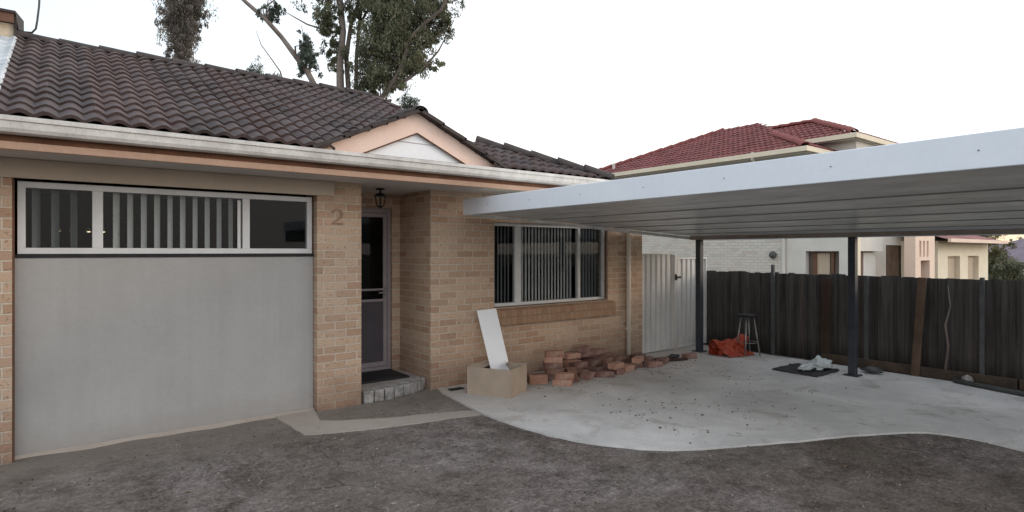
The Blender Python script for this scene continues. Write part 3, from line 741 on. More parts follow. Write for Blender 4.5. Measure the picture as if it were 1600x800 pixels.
FX = 9.06
F = thing('paling_fence', (FX,3,0), 'long dark weathered timber paling fence along the right side', 'fence')
pl = MB(); y_ = -4.0; i = 0
while y_ < 12.5:
    wd = .094; h = 1.31+rnd.uniform(-.012,.012)
    off = 0 if i % 2 else .014
    pl.box((FX+off,y_-(.02 if i%2==0 else 0),-.03),(FX+off+.012,y_+wd+(.02 if i%2==0 else -.001),h)); y_ += wd; i += 1
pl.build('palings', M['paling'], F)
MB().box((FX+.028,-4,.3),(FX+.07,12.5,.38)).box((FX+.028,-4,1.0),(FX+.07,12.5,1.08)).build('rail', M['sleeper'], F)
def sleeper(a,b,label):
    (xa,ya),(xb,yb) = a,b; ang = math.atan2(yb-ya,xb-xa); L_ = math.hypot(xb-xa,yb-ya)
    o = MB().obox(((xa+xb)/2,(ya+yb)/2,.075),(L_,.05,.13),rotm(z=ang)).build('timber_sleeper', M['sleeper'], bevel=.006); tag(o,label,'sleeper','timber edging along the paling fence')
sleeper((8.98,4.1),(8.96,2.86),'old timber edging board at the fence foot left of the leaning plank')
sleeper((8.95,2.84),(8.97,1.85),'old timber edging board at the fence foot right of the leaning plank')
sleeper((8.98,1.83),(8.97,-.8),'grey timber edging board at the fence foot nearest the right picture edge')
for (y_, h, lab) in ((4.87,1.44,'thin grey steel fence post rising above the palings near the stool'),(3.50,1.30,'thin grey steel fence post just right of the dark carport post'),(2.19,1.33,'thin greenish steel fence post nearest the right picture edge')):
    o = MB().box((8.985,y_-.022,0),(9.03,y_-.016,h)).box((8.985,y_-.016,0),(8.991,y_+.022,h)).build('steel_fence_post', M['steel_grey']); tag(o,lab,'post','thin steel posts standing against the paling fence')
o = MB().obox((8.925,2.84,.66),(.03,.095,1.30),rotm(x=R(2.5),y=R(4))).build('leaning_plank', M['timber_brown'], bevel=.003); tag(o,'brown timber plank leaning against the paling fence','plank')
o = MB().obox((8.99,4.04,.63),(.03,.12,1.24),rotm(x=R(-.4),y=R(2))).build('leaning_board', M['timber_red'], bevel=.003); tag(o,'dark red brown board standing against the fence behind the white bag','board')
o = MB().tube([(8.93,2.55,.14),(8.97,2.53,.45),(9.0,2.57,.7),(9.02,2.52,.95),(9.03,2.55,1.22)],[.018,.015,.012,.009,.004],6).build('dead_stick', M['bark'], smooth=True); tag(o,'thin crooked dead stick leaning on the palings','stick')
o = MB().tube([(8.80,2.42,SL+.03),(8.55,1.6,SL+.03),(8.3,.7,SL+.03)],.028,10).build('metal_pipe', M['steel_grey'], smooth=True); tag(o,'long grey pipe lying on the concrete by the fence at the right edge','pipe')
o = MB().lump((8.85,2.30,SL+.05),(.07,.06,.055),3.3,.3,12,8).build('rubble_stone', M['step_brick'], smooth=True); tag(o,'small pale stone at the foot of the rightmost steel post','stone')
o = MB().lump((8.62,3.28,SL+.045),(.09,.12,.035),5.3,.45,16,8).build('crumpled_rag', M['steel_grey'], smooth=True); tag(o,'crumpled grey rag on the concrete behind the dark carport post','rag')

# ================================================================== LOOSE THINGS
# cardboard box, rotated
ang = R(-62); bx, by = 4.02, 5.50
B = thing('cardboard_box', (bx,by,SL), 'open brown cardboard box on the concrete by the house wall', 'box')
def bl(lx,ly,lz): v = Matrix.Rotation(ang,3,'Z') @ Vector((lx,ly,0)); return (bx+v.x, by+v.y, SL+lz)
mb = MB(); hx, hy, hh, tt = .275,.225,.315,.006
for (a,b_) in (((-hx,-hy),(hx,-hy+tt)),((-hx,hy-tt),(hx,hy)),((-hx,-hy+tt),(-hx+tt,hy-tt)),((hx-tt,-hy+tt),(hx,hy-tt)),((-hx+tt,-hy+tt),(hx-tt,hy-tt))):
    z1_ = hh if a != (-hx+tt,-hy+tt) else .01
    q = [bl(a[0],a[1],0),bl(b_[0],a[1],0),bl(b_[0],b_[1],0),bl(a[0],b_[1],0),bl(a[0],a[1],z1_),bl(b_[0],a[1],z1_),bl(b_[0],b_[1],z1_),bl(a[0],b_[1],z1_)]
    mb.add(q,[(0,3,2,1),(4,5,6,7),(0,1,5,4),(1,2,6,5),(2,3,7,6),(3,0,4,7)])
mb.build('carton', M['cardboard'], B)
def flap(p0,p1,out,drop):
    a = bl(*p0,hh-.003); b_ = bl(*p1,hh-.003)
    c_ = bl(p1[0]+out[0],p1[1]+out[1],hh-drop); d_ = bl(p0[0]+out[0],p0[1]+out[1],hh-drop)
    f = MB().quad(a,b_,c_,d_).build('flap', M['cardboard'], B); m_ = f.modifiers.new('S','SOLIDIFY'); m_.thickness = .004
flap((-hx+.01,-hy+.01),(-hx+.01,hy-.01),(.12,0),.03)
flap((hx-.01,-hy+.01),(hx-.01,hy-.01),(-.13,0),.05)
tp = MB().obox(bl(.02,.13,hh+.002),(.12,.05,.002),rotm(z=.4)).build('tape', M['whiteboard'], B)
# white board standing in the box
def P3(x,y,z): return Vector((x,y,z))
bl0 = P3(3.985,5.50,.10); br0 = P3(4.225,5.455,.09); tl = P3(4.09,6.02,.915); tr = P3(4.36,5.99,.93)
t_ = Vector((0,.012,.004))
wbd = MB(); vs = [bl0,br0,tr,tl]; vs = [tuple(v) for v in vs]+[tuple(v+t_) for v in vs]
wbd.add(vs,[(0,1,2,3),(7,6,5,4),(0,4,5,1),(1,5,6,2),(2,6,7,3),(3,7,4,0)])
WB = wbd.build('white_panel', M['whiteboard'], bevel=.002); tag(WB,'long white laminated panel standing in the box and leaning on the wall','panel')
o = MB().box((3.62,5.86,SL-.0),(3.80,5.94,SL+.012)).build('drain_grate', M['dark']); tag(o,'small black drain grate at the corner of the concrete beside the porch','drain')

# loose bricks ---------------------------------------------------------
def brickmesh(name, mat):
    bm = bmesh.new(); bmesh.ops.create_cube(bm, size=1)
    for v in bm.verts: v.co = Vector((v.co.x*.23, v.co.y*.11, v.co.z*.072))
    bmesh.ops.bevel(bm, geom=bm.edges[:], offset=.0035, segments=1, affect='EDGES')
    me = bpy.data.meshes.new(name); bm.to_mesh(me); bm.free(); me.materials.append(mat)
    return me
BR = brickmesh('brick_red', M['loose']); BT = brickmesh('brick_tan', M['loosetan'])
bi = 0
def brick(x,y,z,rz,me=BR,label=None,group=None,rx=0,ry=0):
    global bi
    o = bpy.data.objects.new('loose_brick', me); C.objects.link(o); bi += 1
    o.location = (x,y,SL+z); o.rotation_euler = (rx,ry,rz)
    tag(o, label, 'brick', group); return o
hz = .036; S_ = .0735
G1 = 'bricks dumped along the house wall'
# single block nearest the box (two bricks side by side, on edge)
brick(4.66,5.52,.056,R(-25),BT,'pale orange brick on edge beside the cardboard box',G1,rx=R(90))
brick(4.70,5.60,.056,R(-25),BR,'red brick on edge just behind the pale orange one by the box',G1,rx=R(90))
# short stack
for k,(dx,a) in enumerate(((0,-35),(.012,-20),(-.01,-30),(.0,-40),(.01,-28))):
    brick(4.98+dx,5.60,hz+k*S_,R(a),BT if k in (1,3,4) else BR,['bottom brick of the short leaning stack by the wall','second brick up in the short leaning stack','middle brick of the short leaning stack','second brick from the top of the short leaning stack','topmost pale brick of the short leaning stack'][k],G1)
for k,(dx,a) in enumerate(((0,-50),(.02,-30))):
    brick(4.86+dx,5.30,hz+k*S_,R(a),BT,['lower of two pale bricks stacked in front of the short stack','upper of two pale bricks stacked in front of the short stack'][k],G1)
brick(5.14,5.42,hz,R(65),BR,'lower of two bricks lying crossways right of the pale pair',G1)
brick(5.13,5.43,hz+S_,R(55),BT,'upper of two bricks lying crossways right of the pale pair',G1)
# heap: layered, jittered grid
hp = random.Random(11)
nh = 0
lab_h = 'red brick in the main jumbled heap against the house wall'
rowsx = [5.42+.245*i for i in range(5)]
for k, nx, ny in ((0,5,4),(1,4,3),(2,3,1)):
    for i in range(nx):
        for j in range(ny):
            if k and hp.random() < .12: continue
            x = 5.42+.25*i+.10*k+hp.uniform(-.008,.008); y_ = 5.98-.135*j-.02*k+hp.uniform(-.006,.006)-(.02 if k==0 else 0)
            brick(x,y_,hz+k*(S_+.0015),R(hp.uniform(-13,13)),BR if hp.random()<.8 else BT,lab_h,'bricks of the main heap'); nh += 1
brick(5.86,5.93,hz+3*(S_+.0015),R(28),BR,'single dark brick topping the main heap',G1)
for (x,y_,rz,rx,ry,zz,t) in ((5.38,5.38,20,0,0,hz,0),(5.62,5.32,-40,0,0,hz,0),(5.90,5.38,75,0,0,hz,0),(6.14,5.40,10,0,0,hz,1),(6.40,5.50,-30,0,0,hz,0),(6.62,5.58,45,0,0,hz,0),(6.56,5.80,5,0,0,hz,0),(6.86,5.66,-12,0,0,hz,0),(6.66,5.36,-18,0,0,hz,0),(6.98,5.45,15,0,0,hz,0),(6.30,5.72,60,0,0,hz,1),(5.88,5.36,10,0,0,hz+S_,1),(6.44,5.46,25,0,0,hz+S_,1),(6.6,5.60,-5,0,0,hz+S_,0)):
    brick(x,y_,zz,R(rz),BT if t else BR,'loose brick scattered at the right foot of the heap by the downpipe' if x>6.2 else 'loose brick scattered in front of the main heap','scattered bricks right of the heap' if x>6.2 else 'scattered bricks in front of the heap')
brick(7.62,5.45,hz,R(-8),BR,'dark red brick lying alone near the orange sheet',None)
o = MB().obox((7.46,5.62,SL+.02),(.26,.13,.035),rotm(z=R(25))).build('scrap_tile', M['dark'], bevel=.004); tag(o,'flat black scrap lying by the side gate','scrap')
for (x,y_,a,l) in ((7.12,5.62,-12,.42),(7.16,5.44,-18,.38)):
    o = MB().obox((x+.12,y_,SL+.018),(l,.07,.03),rotm(z=R(a))).build('timber_offcut', M['timber_red'], bevel=.003); tag(o,('rear' if y_>5.5 else 'front')+' of two dark timber offcuts right of the brick heap','offcut','dark timber offcuts')

# crumpled orange sheet with an open rolled end
T_ = MB()
rings = 26; seg = 26
path = [(8.16,5.40,.12),(8.30,5.36,.13),(8.44,5.32,.14),(8.56,5.28,.17),(8.68,5.24,.22),(8.80,5.20,.25)]
def lerp_path(t):
    f = t*(len(path)-1); i = min(int(f),len(path)-2); return Vector(path[i]).lerp(Vector(path[i+1]), f-i)
k0 = len(T_.v)
for i in range(rings+1):
    t = i/rings; c_ = lerp_path(t); rad = .100-.04*t+.02*math.sin(t*17)
    for j in range(seg):
        a = 2*math.pi*j/seg
        q = 1+.55*noise.noise(Vector((math.cos(a)*1.6,math.sin(a)*1.6,t*7)))+.2*noise.noise(Vector((math.cos(a)*5,math.sin(a)*5,t*16)))
        z = c_.z+math.sin(a)*rad*q
        T_.v.append((c_.x+.25*math.cos(a)*rad*q*.4, c_.y+math.cos(a)*rad*q*1.15, max(z,SL+.004)))
for i in range(rings):
    for j in range(seg): T_.f.append((k0+i*seg+j,k0+i*seg+(j+1)%seg,k0+(i+1)*seg+(j+1)%seg,k0+(i+1)*seg+j))
# loose skirt spreading over the ground
k0 = len(T_.v); W_ = 16
for i in range(W_+1):
    for j in range(7):
        s_ = i/W_; r_ = j/6
        x = 8.12+.55*s_+.05*noise.noise(Vector((s_*4,r_*3,1))); y_ = 5.30-.26*r_+.07*noise.noise(Vector((s_*5,r_*4,4)))-.06*s_
        z = SL+.01+max(0,.14*(1-r_)**1.5+.05*noise.noise(Vector((s_*9,r_*6,2))))
        T_.v.append((x,y_,z))
for i in range(W_):
    for j in range(6): T_.f.append((k0+i*7+j,k0+(i+1)*7+j,k0+(i+1)*7+j+1,k0+i*7+j+1))
o = T_.build('plastic_sheet', M['orange']); tag(o,'crumpled orange red plastic sheeting heaped in front of the stool','sheet')
# stool
sx_, sy_ = 8.62,5.08
ST = thing('bar_stool', (sx_,sy_,SL), 'small stool with dark round seat and pale splayed legs against the fence', 'stool')
MB().lathe((sx_,sy_,SL),[(0,.60),(.13,.60),(.145,.61),(.145,.632),(.13,.642),(0,.644)],20).build('seat', M['dark'], ST, smooth=True)
for k in range(4):
    a = R(20+90*k); MB().tube([(sx_+.09*math.cos(a),sy_+.09*math.sin(a),SL+.605),(sx_+.185*math.cos(a),sy_+.185*math.sin(a),SL)],.012,8).build('leg', M['chrome'], ST, smooth=True)
rg = MB().tube([(sx_+.15*math.cos(R(a)),sy_+.15*math.sin(R(a)),SL+.20) for a in range(0,361,24)],.006,6,False); rg.build('footrest', M['chrome'], ST)
# tarp / mat with white bag
mt = MB(); nx, ny = 14, 12
for i in range(nx+1):
    for j in range(ny+1):
        x = 7.76+.66*i/nx+.03*noise.noise(Vector((i*.4,j*.4,8))); y_ = 3.60+.62*j/ny+.03*noise.noise(Vector((i*.4,j*.4,3)))
        mt.v.append((x,y_,SL+.014+.020*max(0,noise.noise(Vector((i*.5,j*.5,0)))+.2)))
for i in range(nx):
    for j in range(ny): a = i*(ny+1)+j; mt.f.append((a,a+ny+1,a+ny+2,a+1))
o = mt.build('rubber_mat', M['black_mat'], smooth=True); m_ = o.modifiers.new('S','SOLIDIFY'); m_.thickness = .012; m_.offset = -1
tag(o,'dark flattened rubber mat on the concrete in front of the fence','mat')
bg = MB().lump((8.27,3.80,SL+.085),(.17,.13,.065),1.7,.5,26,14,2.6).lump((8.05,3.86,SL+.06),(.17,.08,.035),2.9,.5,22,10,2.6)
o = bg.build('plastic_bag', M['bag'], smooth=True); tag(o,'crumpled white plastic bag lying on the dark mat','bag')

# crumbs on the slab: nobody could count them
cr = MB(); r_ = random.Random(5)
for i in range(300):
    if i < 45: x = r_.gauss(4.75,.30); y_ = r_.gauss(3.75,.25)
    elif i < 170: x = r_.uniform(4.2,8.7); y_ = r_.uniform(2.9,5.8)
    else: x = r_.uniform(4.5,7.2); y_ = 5.35+r_.gauss(0,.16)
    s = r_.uniform(.003,.010)*(1.1 if i<45 else 1)
    if x < 4.0 or y_>6.0: continue
    cr.obox((x,y_,SL+s*.4),(s*r_.uniform(1,2.2),s*r_.uniform(1,1.6),s),rotm(z=r_.uniform(0,3)))
o = cr.build('scattered_crumbs', M['crumb']); tag(o,'dark crumbs of soil and brick scattered over the concrete','debris',kind='stuff')
cr = MB()
for i in range(5200):
    x = r_.uniform(-2.5,7.5); y_ = r_.uniform(.2,5.9); s = r_.uniform(.003,.009)
    cr.obox((x,y_,s*.3),(s*r_.uniform(1,1.8),s*r_.uniform(1,1.6),s),rotm(x=r_.uniform(0,1),z=r_.uniform(0,3)))
M['gravel'] = leafmat('gravel_chip', [(.05,.04,.035),(.15,.125,.11),(.22,.19,.17),(.31,.28,.25)], 0.0)
o = cr.build('loose_gravel', M['gravel']); tag(o,'fine loose gravel and grit on the worn driveway','gravel',kind='stuff')

lf = MB(); r_ = random.Random(9)
for i in range(260):
    if i % 3: x = r_.uniform(-1,6.5); y_ = r_.uniform(1.2,5.9); z_ = .006
    else: x = r_.uniform(5.0,8.7); y_ = r_.uniform(3.2,5.9); z_ = SL+.004
    if i % 3 and x > 3.3 and y_ > 2.0: continue
    a = r_.uniform(0,6.3); L_ = r_.uniform(.02,.05); w_ = L_*.28
    c_, s_ = math.cos(a), math.sin(a)
    lf.add([(x,y_,z_),(x+c_*L_*.5-s_*w_,y_+s_*L_*.5+c_*w_,z_+.004),(x+c_*L_,y_+s_*L_,z_+.002),(x+c_*L_*.5+s_*w_,y_+s_*L_*.5-c_*w_,z_+.003)],[(0,1,2,3)])
M['fallen'] = leafmat('fallen_leaf', [(.10,.06,.035),(.20,.13,.07),(.30,.22,.13)], .1)
o = lf.build('fallen_leaves', M['fallen']); tag(o,'small dry gum leaves fallen on the driveway and concrete','leaves',kind='stuff')

# ================================================================== FOLIAGE
def leaves(mb, c, r, n, size, rr, droop=.5, shell=.35):
    for _ in range(n):
        while True:
            p = Vector((rr.uniform(-1,1),rr.uniform(-1,1),rr.uniform(-1,1)))
            if shell < p.length < 1 or (p.length < 1 and rr.random() < .35): break
        q = Vector((c[0]+p.x*r[0], c[1]+p.y*r[1], c[2]+p.z*r[2]))
        d = Vector((rr.uniform(-1,1),rr.uniform(-1,1),rr.uniform(-1,1)-droop*2)).normalized()
        s = d.cross(Vector((rr.uniform(-1,1),rr.uniform(-1,1),rr.uniform(-1,1)))).normalized()
        L = size*rr.uniform(.45,1.2)*.46; w_ = L*rr.uniform(.14,.26)
        k = len(mb.v)
        mb.v += [tuple(q), tuple(q+d*L*.45+s*w_), tuple(q+d*L), tuple(q+d*L*.45-s*w_)]
        mb.f.append((k,k+1,k+2,k+3))
def clumps(mb, blobs, rr, size, dens=1.0, droop=.5, CF=1.9):
    for (x,y,z,a,b_,n) in blobs:     # big blob -> small clumps -> leaves
        for _ in range(int(n*CF)):
            p = Vector((rr.gauss(0,.55),rr.gauss(0,.55),rr.gauss(0,.6)))
            s = rr.uniform(.18,.52)*min(a,b_)
            leaves(mb,(x+p.x*a,y+p.y*a,z+p.z*b_),(s,s,s*rr.uniform(.8,1.8)),int(80*dens),size,rr,droop,.0)
def tree(name, base, label, trunks, blobs, leaf, size, seed, group=None, bark='bark', dens=1.0, droop=.5):
    t = thing(name, base, label, 'tree', group); rr = random.Random(seed)
    mb = MB()
    for pts, rads in trunks: mb.tube(pts, [q*.74 for q in rads], 9)
    tp_ = [(Vector(p), q) for pts, rads in trunks for p, q in zip(pts[1:], rads[1:])]
    for (x,y,z,a,b_,n_) in blobs:
        for _ in range(5):
            e = Vector((x+rr.uniform(-.7,.7)*a, y+rr.uniform(-.5,.5)*a, z+rr.uniform(-.7,.8)*b_))
            st_, q = min(tp_, key=lambda t_: (t_[0]-e).length + max(0,(t_[0].z-e.z))*1.5)
            if (st_-e).length > 3.5: continue
            m_ = st_.lerp(e,.5)+Vector((rr.uniform(-.15,.15),0,rr.uniform(-.05,.2)))
            mb.tube([tuple(st_),tuple(m_),tuple(e)],[min(q*.5,.035),.018,.006],5)
    mb.build('trunk', M[bark], t, smooth=True)
    mb = MB(); clumps(mb, blobs, rr, size, dens, droop, 1.45 if len(blobs)>15 else 1.9)
    mb.build('crown', M[leaf], t)
    return t
def blob(px,py,dep,rp,rq,n):   # centre bearing, radii in photo pixels at that distance
    p = W(px,py,dep); return (p.x,p.y,p.z,rp*dep/F_,rq*dep/F_,n)
def path3(dep, pts, g=0): return [tuple(W(px,py,dep+dd)) for px,py,dd in pts]
def ground(p): return (p.x,p.y,ZL)
# tall narrow tree at the left
d = 24.0
b0 = W(285,60,d); 
tree('gum_tree', ground(b0), 'tall narrow gum tree with dry mauve hanging leaves rising behind the left roof',
  [([ground(b0)]+path3(d,[(285,100,0),(288,40,0),(284,-30,.2),(290,-120,.3)]),[.22,.15,.13,.11,.05]),
   (path3(d,[(287,70,0),(300,20,.2),(312,-40,.3)]),[.06,.045,.03]),(path3(d,[(286,60,0),(270,10,-.3),(262,-50,-.3)]),[.06,.045,.03])],
  [blob(287,98,d,11,16,18),blob(285,75,d,15,26,30),blob(283,50,d,21,30,40),blob(269,22,d,15,28,30),blob(288,15,d,24,28,40),blob(305,12,d,13,30,26),blob(285,-30,d,32,34,50),blob(290,-90,d,34,40,50),blob(288,-150,d,22,30,24)],
  'leaf_purple', .22, 21, dens=.9, droop=1.3)
# big multi trunk gum
d = 22.0
b0 = W(545,150,d)
tr_main = [([ground(b0)]+path3(d,[(532,150,0),(531,100,0),(536,50,0),(531,0,0),(527,-60,0),(520,-150,0)]),[.30,.20,.18,.16,.15,.12,.05]),
  ([ground(b0)]+path3(d,[(545,150,.3),(541,90,.3),(548,40,.3),(562,0,.4),(575,-70,.4)]),[.25,.13,.12,.10,.09,.04]),
  (path3(d,[(556,150,.5),(557,90,.5),(561,40,.5),(568,-10,.5),(590,-90,.5)]),[.11,.10,.08,.07,.03]),
  ([ground(W(600,170,d))]+path3(d,[(595,155,0),(610,135,-.2),(628,105,-.3),(640,60,-.4),(665,35,-.5),(690,15,-.6),(705,-20,-.6),(712,-70,-.6)]),[.22,.15,.13,.12,.10,.09,.08,.06,.03]),
  (path3(d,[(612,138,-.2),(640,122,-.1),(665,103,0),(685,80,.1),(698,55,.2)]),[.10,.08,.06,.045,.02]),
  (path3(d,[(640,85,-.3),(665,70,-.2),(688,55,-.2),(700,30,-.1)]),[.06,.05,.04,.02]),
  (path3(d,[(531,52,0),(505,46,.2),(480,38,.3),(462,28,.3),(440,15,.3)]),[.07,.05,.04,.03,.015]),
  (path3(d,[(561,40,.5),(572,20,.5),(590,0,.6),(610,-60,.6)]),[.07,.06,.05,.03])]
blobs = [blob(508,20,d,14,26,26),blob(517,60,d,13,26,22),blob(523,100,d,8,16,9),blob(505,-20,d,24,30,36),
  blob(575,120,d,22,24,40),blob(600,95,d,32,30,70),blob(595,50,d,34,34,80),blob(625,30,d,34,36,80),blob(640,75,d,26,28,52),blob(585,-10,d,42,30,70),blob(660,10,d,32,26,60),
  blob(690,25,d,18,26,22),blob(672,50,d,20,18,22),blob(566,145,d,16,12,18),blob(615,130,d,20,14,22),blob(655,95,d,18,14,20),blob(675,100,d,14,8,7),
  blob(550,20,d,14,22,14),blob(560,-60,d,50,34,60),blob(640,-50,d,46,36,70),blob(700,-30,d,24,30,24),blob(600,-120,d,60,40,70),blob(690,40,d,14,12,8),blob(620,60,d,24,24,40)]
tree('gum_tree', ground(b0), 'broad gum tree with several pale trunks and dense green crown behind the gable', tr_main, blobs, 'leaf', .24, 33, dens=1.0, droop=.8)
# leaning gum limb
d = 19.0
b0 = W(505,170,d)
tree('gum_tree', ground(b0), 'gum with one bare limb leaning up to the left above the ridge',
  [([ground(b0)]+path3(d,[(496,142,0),(480,112,0),(462,88,0),(440,58,0),(415,30,0),(385,4,0),(350,-30,0),(300,-80,0)]),[.2,.14,.125,.115,.10,.095,.085,.07,.03]),
   (path3(d,[(484,116,0),(484,90,.2),(476,60,.3),(470,38,.3)]),[.045,.035,.025,.01]),
   (path3(d,[(400,18,0),(418,8,.2),(432,-2,.2),(450,-40,.2)]),[.04,.035,.03,.015]),
   ([ground(b0)]+path3(d,[(444,134,.5),(438,112,.5),(424,92,.5),(408,70,.5),(400,48,.5)]),[.06,.035,.03,.025,.018,.008])],
  [blob(480,86,d,13,18,22),blob(476,68,d,9,12,10),blob(472,108,d,8,8,5),blob(420,16,d,13,10,12),blob(434,12,d,8,6,5),blob(495,105,d,10,10,3),blob(330,-70,d,40,26,40)],
  'leaf_teal', .2, 44, dens=.8, droop=.6)
# low tops peeping over the ridge
for i,(px,py,dep,rp,rq,n,leaf,lab) in enumerate(((403,114,26,12,12,16,'leaf_teal','small dark treetop peeping over the ridge left of the leaning limb'),
    (640,163,26,16,14,20,'leaf_teal','pale grey green treetop just left of the gable apex'),(425,122,26,14,7,9,'leaf_teal','low fringe of leaves on the ridge beside the small dark treetop'),(597,160,26,18,8,10,'leaf_purple','dry brownish treetop at the foot of the broad gum'))):
    b0 = W(px,py,dep)
    tree('small_tree', ground(b0), lab, [([ground(b0),tuple(b0),tuple(b0+Vector((.15,0,.35)))],[.09,.05,.02]),([tuple(b0-Vector((0,0,.5))),tuple(b0+Vector((-.3,0,.2)))],[.03,.012])],
      [blob(px,py,dep,rp,rq,n),blob(px+4,py+20,dep,rp,rq,n)], leaf, .2, 60+i, 'treetops behind the house roof', dens=.7)

# ================================================================== RED ROOFED NEIGHBOUR
Nn_ = thing('rendered_house', (18,10,ZL), 'two storey cream house with red tiled roofs beyond the paling fence', 'house')
def boxes(lst, name, mat, parent=Nn_, bevel=0):
    mb = MB()
    for a,b_ in lst: mb.box(a,b_)
    return mb.build(name, mat, parent, bevel=bevel)
boxes([((16.0,8.3,ZL),(16.3,16.2,4.25)), ((16.3,16.0,ZL),(23,16.2,4.25))], 'wall', M['cream_brick'])
# plain rendered wall right of the downpipe with window opening
boxes([((16.02,6.62,1.66),(16.3,8.28,2.9)),((16.02,7.74,ZL),(16.3,8.28,1.66)),((16.02,6.62,ZL),(16.3,6.88,1.66)),
       ((17.3,6.98,2.6),(23.0,7.2,4.93)),((17.3,7.2,ZL),(17.5,10,4.93)),((16.62,6.62,1.66),(18.1,6.8,2.9)),((17.9,6.8,ZL),(18.1,7.3,2.9)),
       ((16.32,7.5,2.86),(17.298,15.9,4.20))], 'rendered_wall', M['neigh'])
boxes([((16.2,6.60,ZL),(16.62,6.8,2.9))], 'pilaster', M['neightrim'])
boxes([((18.1,7.3,1.85),(26.0,7.5,2.9)),((18.1,7.3,ZL),(20.2,7.5,1.85)),((21.4,7.3,ZL),(26.0,7.5,1.85))], 'front_wall', M['neigh'])
# recessed windows / doors
wf = boxes([((16.20,6.88,ZL),(16.24,7.74,1.66))], 'window', M['darkglass']); 
boxes([((16.17,7.18,ZL),(16.19,7.50,1.60))], 'curtain', M['curtain'], wf); boxes([((16.14,7.50,ZL),(16.19,7.60,1.66)),((16.14,7.06,ZL),(16.19,7.13,1.66))],'frame',M['brown'],wf)
wf = boxes([((16.62,6.82,ZL),(17.9,6.85,1.66))], 'window', M['darkglass']); boxes([((17.2,6.76,ZL),(17.88,6.79,1.62))],'curtain',M['neigh'],wf); boxes([((16.95,6.75,ZL),(17.12,6.79,1.66))],'frame',M['brown'],wf)
boxes([((20.2,7.34,ZL),(21.4,7.4,1.85))],'door',M['timber_brown'])
boxes([((15.93,8.28,ZL),(16.0,8.36,4.2))],'downpipe',M['neigh'])
wl = MB().lathe((15.93,8.62,1.55),[(0,-.10),(.06,-.08),(.10,-.02),(.10,.04),(.05,.10),(0,.11)],12).build('wall_light', M['steel_grey'], Nn_, smooth=True)
# portico pillar with three slots
boxes([((18.55,5.98,1.25),(20.15,6.3,2.30)) if False else ((18.55,5.98,1.95),(20.05,6.25,2.30)),((18.55,5.98,1.40),(20.05,6.25,1.50)),((18.55,5.98,ZL),(18.95,6.25,1.40)),((19.65,5.98,ZL),(20.05,6.25,1.40)),
  ((18.55,5.98,1.50),(18.85,6.25,1.95)),((19.0,5.98,1.50),(19.13,6.25,1.95)),((19.28,5.98,1.50),(19.41,6.25,1.95)),((19.56,5.98,1.50),(20.05,6.25,1.95))],'portico',M['pinktrim'])
boxes([((18.96,6.22,ZL),(19.64,6.24,1.39))],'doorway',M['darkglass'])
# garage wing
gx0, gx1 = 21.4, 26.6
boxes([((gx0,6.3,1.50),(gx1,6.5,1.98)),((gx0,6.3,ZL),(22.3,6.5,1.50)),((23.5,6.3,ZL),(24.3,6.5,1.50)),((25.5,6.3,ZL),(gx1,6.5,1.50)),((gx1-.2,6.5,ZL),(gx1,12,1.98)),((gx0,6.5,ZL),(gx0+.2,8,1.98))],'garage_wall',M['neightrim'])
for xa in (22.3,24.3):
    boxes([((xa,6.42,ZL),(xa+1.2,6.46,1.50))],'garage_door',M['curtain'])
mb = MB(); mb.add([(gx0-.5,5.9,2.02),(gx1+.4,5.9,2.02),(gx1-2.4,9,3.0),(gx0-.5,9,3.0),(gx1+.4,12,2.02)],[(0,1,2,3),(1,4,2)]); mb.build('garage_roof', M['tile_red'], Nn_)
boxes([((gx0-.5,5.82,1.93),(gx1+.45,5.9,2.04))],'garage_gutter',M['pinktrim'])
# roofs
def tiled_poly(name, O, U, V, ul, vl, ins, seed, parent):
    mb, uv = tiles(O,U,V,ul,vl,ins,pitch=.17,L=.30,seed=seed,seg=6,amp=.035,T=.03); o = mb.build(name, M['tile_red'], parent, uvs=uv); weld(o); return o
rp = .45
EX, EZn = 15.4, 4.40
def zn(X): return EZn+rp*(X-EX)
def insL(p):
    if p.x > 15.4+(15.7-p.y)*1.04: return False           # far hip
    if p.y < 7.46+(p.x-15.4)*.9 : return False           # near hip
    if p.x > 18.9: return False
    return True
cn = math.sqrt(1+rp*rp)
ro = tiled_poly('roof',(EX,15.8,EZn),(0,-1,0),(1,0,rp),8.5,3.8*cn,insL,31,Nn_)
def insF(p): return p.y < 7.46+(p.x-15.4)*.9+.03 and p.x < 18.0
tiled_poly('roof',(15.3,7.40,EZn),(1,0,0),(0,1,rp*1.05),2.7,1.9*cn,insF,32,Nn_)
# upper block roof
UX, UY, UZ = 17.0,6.90,4.86
def insU(p): return p.y > UY+(p.x-UX) and p.x < 18.95 and p.y < 12
tiled_poly('roof',(UX,10.4,UZ),(0,-1,0),(1,0,rp),3.6,2.0*cn,lambda p: p.y > UY+(p.x-UX)-.02,33,Nn_)
tiled_poly('roof',(UX,UY,UZ),(1,0,0),(0,1,rp),6.0,2.0*cn,lambda p: p.y < UY+(p.x-UX)+.02,34,Nn_)
ul = MB()
ul.quad((EX+.02,7.46,EZn-.02),(19.0,10.7,zn(19.0)-.02),(19.0,12.1,zn(19.0)-.02),(EX+.02,15.75,EZn-.02))
ul.tri((EX+.02,7.46,EZn-.02),(19.3,7.46,EZn-.02),(19.0,10.7,zn(19)-.02)); ul.tri((EX+.02,15.75,EZn-.02),(19,12.1,zn(19)-.02),(22.6,15.75,EZn-.02))
ul.quad((UX+.02,UY+.02,UZ-.02),(18.95,8.85,UZ+.86),(18.95,12,UZ+.86),(UX+.02,12,UZ-.02)); ul.quad((UX+.02,UY+.02,UZ-.02),(23.0,UY+.02,UZ-.02),(21.2,8.85,UZ+.86),(18.95,8.85,UZ+.86))
